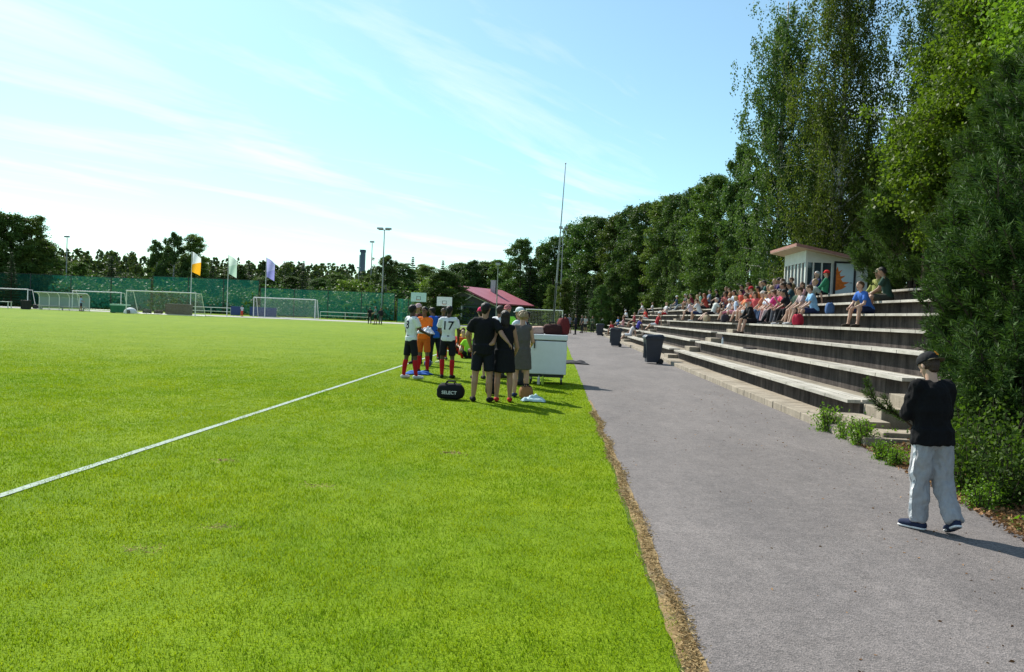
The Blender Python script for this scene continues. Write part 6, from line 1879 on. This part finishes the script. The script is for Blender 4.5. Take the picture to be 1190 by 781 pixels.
EXTRA = [
 (806, 6, 'f', 'maroon shirt', (.20, .02, .04), 'grey trousers', GRY, DK), (815, 6, 'e', 'mint green shirt', (.30, .55, .40), 'black trousers', BLK, BRN), (824, 6, 'a', 'slate blue shirt', (.13, .18, .28), 'black trousers', BLK, DK),
 (851, 6, 'b', 'copper brown shirt', (.30, .13, .05), 'dark trousers', NAVY, BRN), (867, 6, 'f', 'plum coloured shirt', (.15, .03, .10), 'black trousers', BLK, DK), (888, 6, 'e', 'black and short hair, plain dark top', (.02, .02, .02), 'black trousers', BLK, BRN),
 (899, 6, 'a', 'chocolate brown shirt', (.07, .035, .02), 'grey trousers', GRY, BLD), (911, 6, 'f', 'indigo shirt', (.04, .03, .16), 'black trousers', BLK, DK), (925, 6, 'b', 'olive brown shirt', (.14, .11, .04), 'black trousers', BLK, BRN),
 (812, 5, 'e', 'peach shirt', (.68, .34, .22), 'khaki shorts', KHA, BLD), (846, 5, 'f', 'faded red shirt', (.38, .09, .08), 'black shorts', BLK, BRN), (863, 5, 'e', 'tomato red shirt', (.55, .06, .03), 'grey shorts', GRY, DK),
 (873, 5, 'b', 'ivory shirt', (.66, .62, .52), 'black shorts', BLK, BRN), (887, 5, 'f', 'rust orange shirt', (.48, .15, .04), 'denim trousers', JEAN, DK), (898, 5, 'e', 'black T-shirt and pale shorts', BLK, 'pale shorts', (.5, .48, .44), BLD),
 (916, 5, 'f', 'cherry red shirt', (.50, .02, .06), 'black trousers', BLK, BRN), (923, 5, 'b', 'dark petrol shirt', (.02, .07, .09), 'black trousers', BLK, DK), (931, 5, 'a', 'dusty rose shirt', (.50, .25, .25), 'grey trousers', GRY, BRN),
 (814, 4, 'f', 'white shirt and navy shorts', WHT, 'navy shorts', NAVY, BRN), (857, 4, 'e', 'pale blue shirt', (.45, .55, .72), 'pink shorts', (.55, .22, .28), BLD), (873, 4, 'f', 'pale orange shirt', (.70, .32, .12), 'white shorts', WHT, BRN),
 (880, 4, 'e', 'strawberry red shirt', (.60, .07, .08), 'khaki shorts', KHA, BRN), (890, 4, 'a', 'off-white vest', (.60, .60, .58), 'denim trousers', JEAN, DK), (900, 4, 'f', 'white T-shirt and rosy trousers', WHT, 'rosy trousers', (.50, .30, .32), BLD),
 (909, 4, 'e', 'raspberry shirt', (.50, .03, .16), 'black trousers', BLK, DK), (919, 4, 'f', 'black hooded top', (.02, .02, .025), 'black trousers', BLK, DK), (931, 4, 'e', 'moss green shirt', (.08, .11, .04), 'black shorts', BLK, BRN),
  (752, 3, 'b', 'scarlet shirt', (.60, .03, .02), 'white shorts', WHT, DK), (758, 5, 'a', 'pearl grey shirt', (.45, .45, .47), 'black trousers', BLK, BRN),
]
ROWN = {3: 'fourth', 4: 'fifth', 5: 'sixth', 6: 'top'}
for i, (px, k, pose, cn, tc_, bn, bc, hc_) in enumerate(EXTRA):
    x, y = sx(px, k)
    bk = 'shorts' if 'shorts' in bn else 'trousers'; hk = 'long' if i % 4 == 1 else 'short'
    key = 'sp_%s_tee_%s_%s_None' % (pose, bk, hk)
    lab = 'spectator in %s%s on the %s tier of the crowd' % (cn, '' if 'shorts' in cn or 'trousers' in cn or 'top' in cn else ' and ' + bn, ROWN[k])
    person(key, (x, y, row_z(k)+.003), rad(90) + random.uniform(-.55, .55), lab, G_SP, (SK_LIGHT, SK_TAN, SK_LIGHT)[i % 3], calm(tc_), bc, shoec=random.choice([(.02, .02, .02), (.5, .5, .5), (.05, .04, .03)]), hairc=hc_,
           scale=.92 + .14*random.random(), H=1.70, vox=.020, seat=.105, top='tee', bottom=bk, hair=hk, cap=None, **SITS[pose])
# belongings between the people
for i, (px, k, c, lab) in enumerate(((841, 3, (.03, .03, .04), 'black rucksack on the fourth tier below the child with pink shorts'), (925, 3, (.45, .03, .06), 'red rucksack on the fourth tier below the crowded row'), (962, 4, (.05, .10, .22), 'blue rucksack at the right end of the crowded row'), (820, 3, (.30, .24, .16), 'tan bag on the fourth tier in front of the crowd'))):
    x, y = sx(px, k, 0); soft_bag('rucksack', lab, 'bag', c, (x+.05, y, row_z(k)+.004), .34, .26, .36, rz=i*.7)
# bearded man on the lower tier, with white sleeves
x, y = sx(876, 3)
P = person('beard', (x, y, row_z(3)+.003), rad(100), 'bearded man in red cap and black vest with white sleeves leaning on his knees', G_SP, SK_LIGHT, (.016, .016, .018), BLK, shoec=(.06, .04, .03), hairc=(.6, .6, .58), capc=(.55, .10, .09),
       H=1.76, vox=.018, seat=.105, top='long', bottom='shorts', hair='short', cap=0, g=1.08, lean=22, thigh=((90, 14), (92, 14)), shank=((14, 2), (10, 2)), arms=((22, 12, 58, 24), (22, 12, 58, 24)), head=(0, -8))
mt = _pm['beard']['_meta']
T = [(mt['hc']+mt['HM'] @ Vector((0, .06, -.06)), mt['hc']+mt['HM'] @ Vector((0, .07, -.13)), .055, .035, dict(sx=1.1))]
o = link('beard', remesh('beard', T, .014, 2, .004, 40), P['body']); o.data.materials.append(hairm((.62, .61, .58)))
# small things lying on the planks
b = MB(); b.box(-.14, .14, -.20, .20, 0, .02); b.box(-.13, .13, -.19, .19, .022, .036)
o = b.build('folded_jacket', cloth((.03, .025, .03)), loc=(row_x(1)+.06, 24.6, row_z(1)+.012), bevel=.008); o.rotation_euler = (0, 0, .2); tag(o, 'dark folded jacket lying alone on the second bench plank', 'jacket')
b = MB(); b.tube([(0, 0, 0), (0, 0, .15), (0, 0, .18), (0, 0, .21)], [.034, .034, .015, .015], 12)
o = b.build('water_bottle', mat('clear_bottle', (.55, .62, .68), .15), loc=(row_x(1)+.12, 28.9, row_z(1)+.012)); tag(o, 'clear water bottle standing on the second bench plank', 'bottle')
c = MB(); c.tube([(0, 0, .211), (0, 0, .232)], .017, 12); c.build('bottle_cap', cloth((.1, .2, .5)), o)
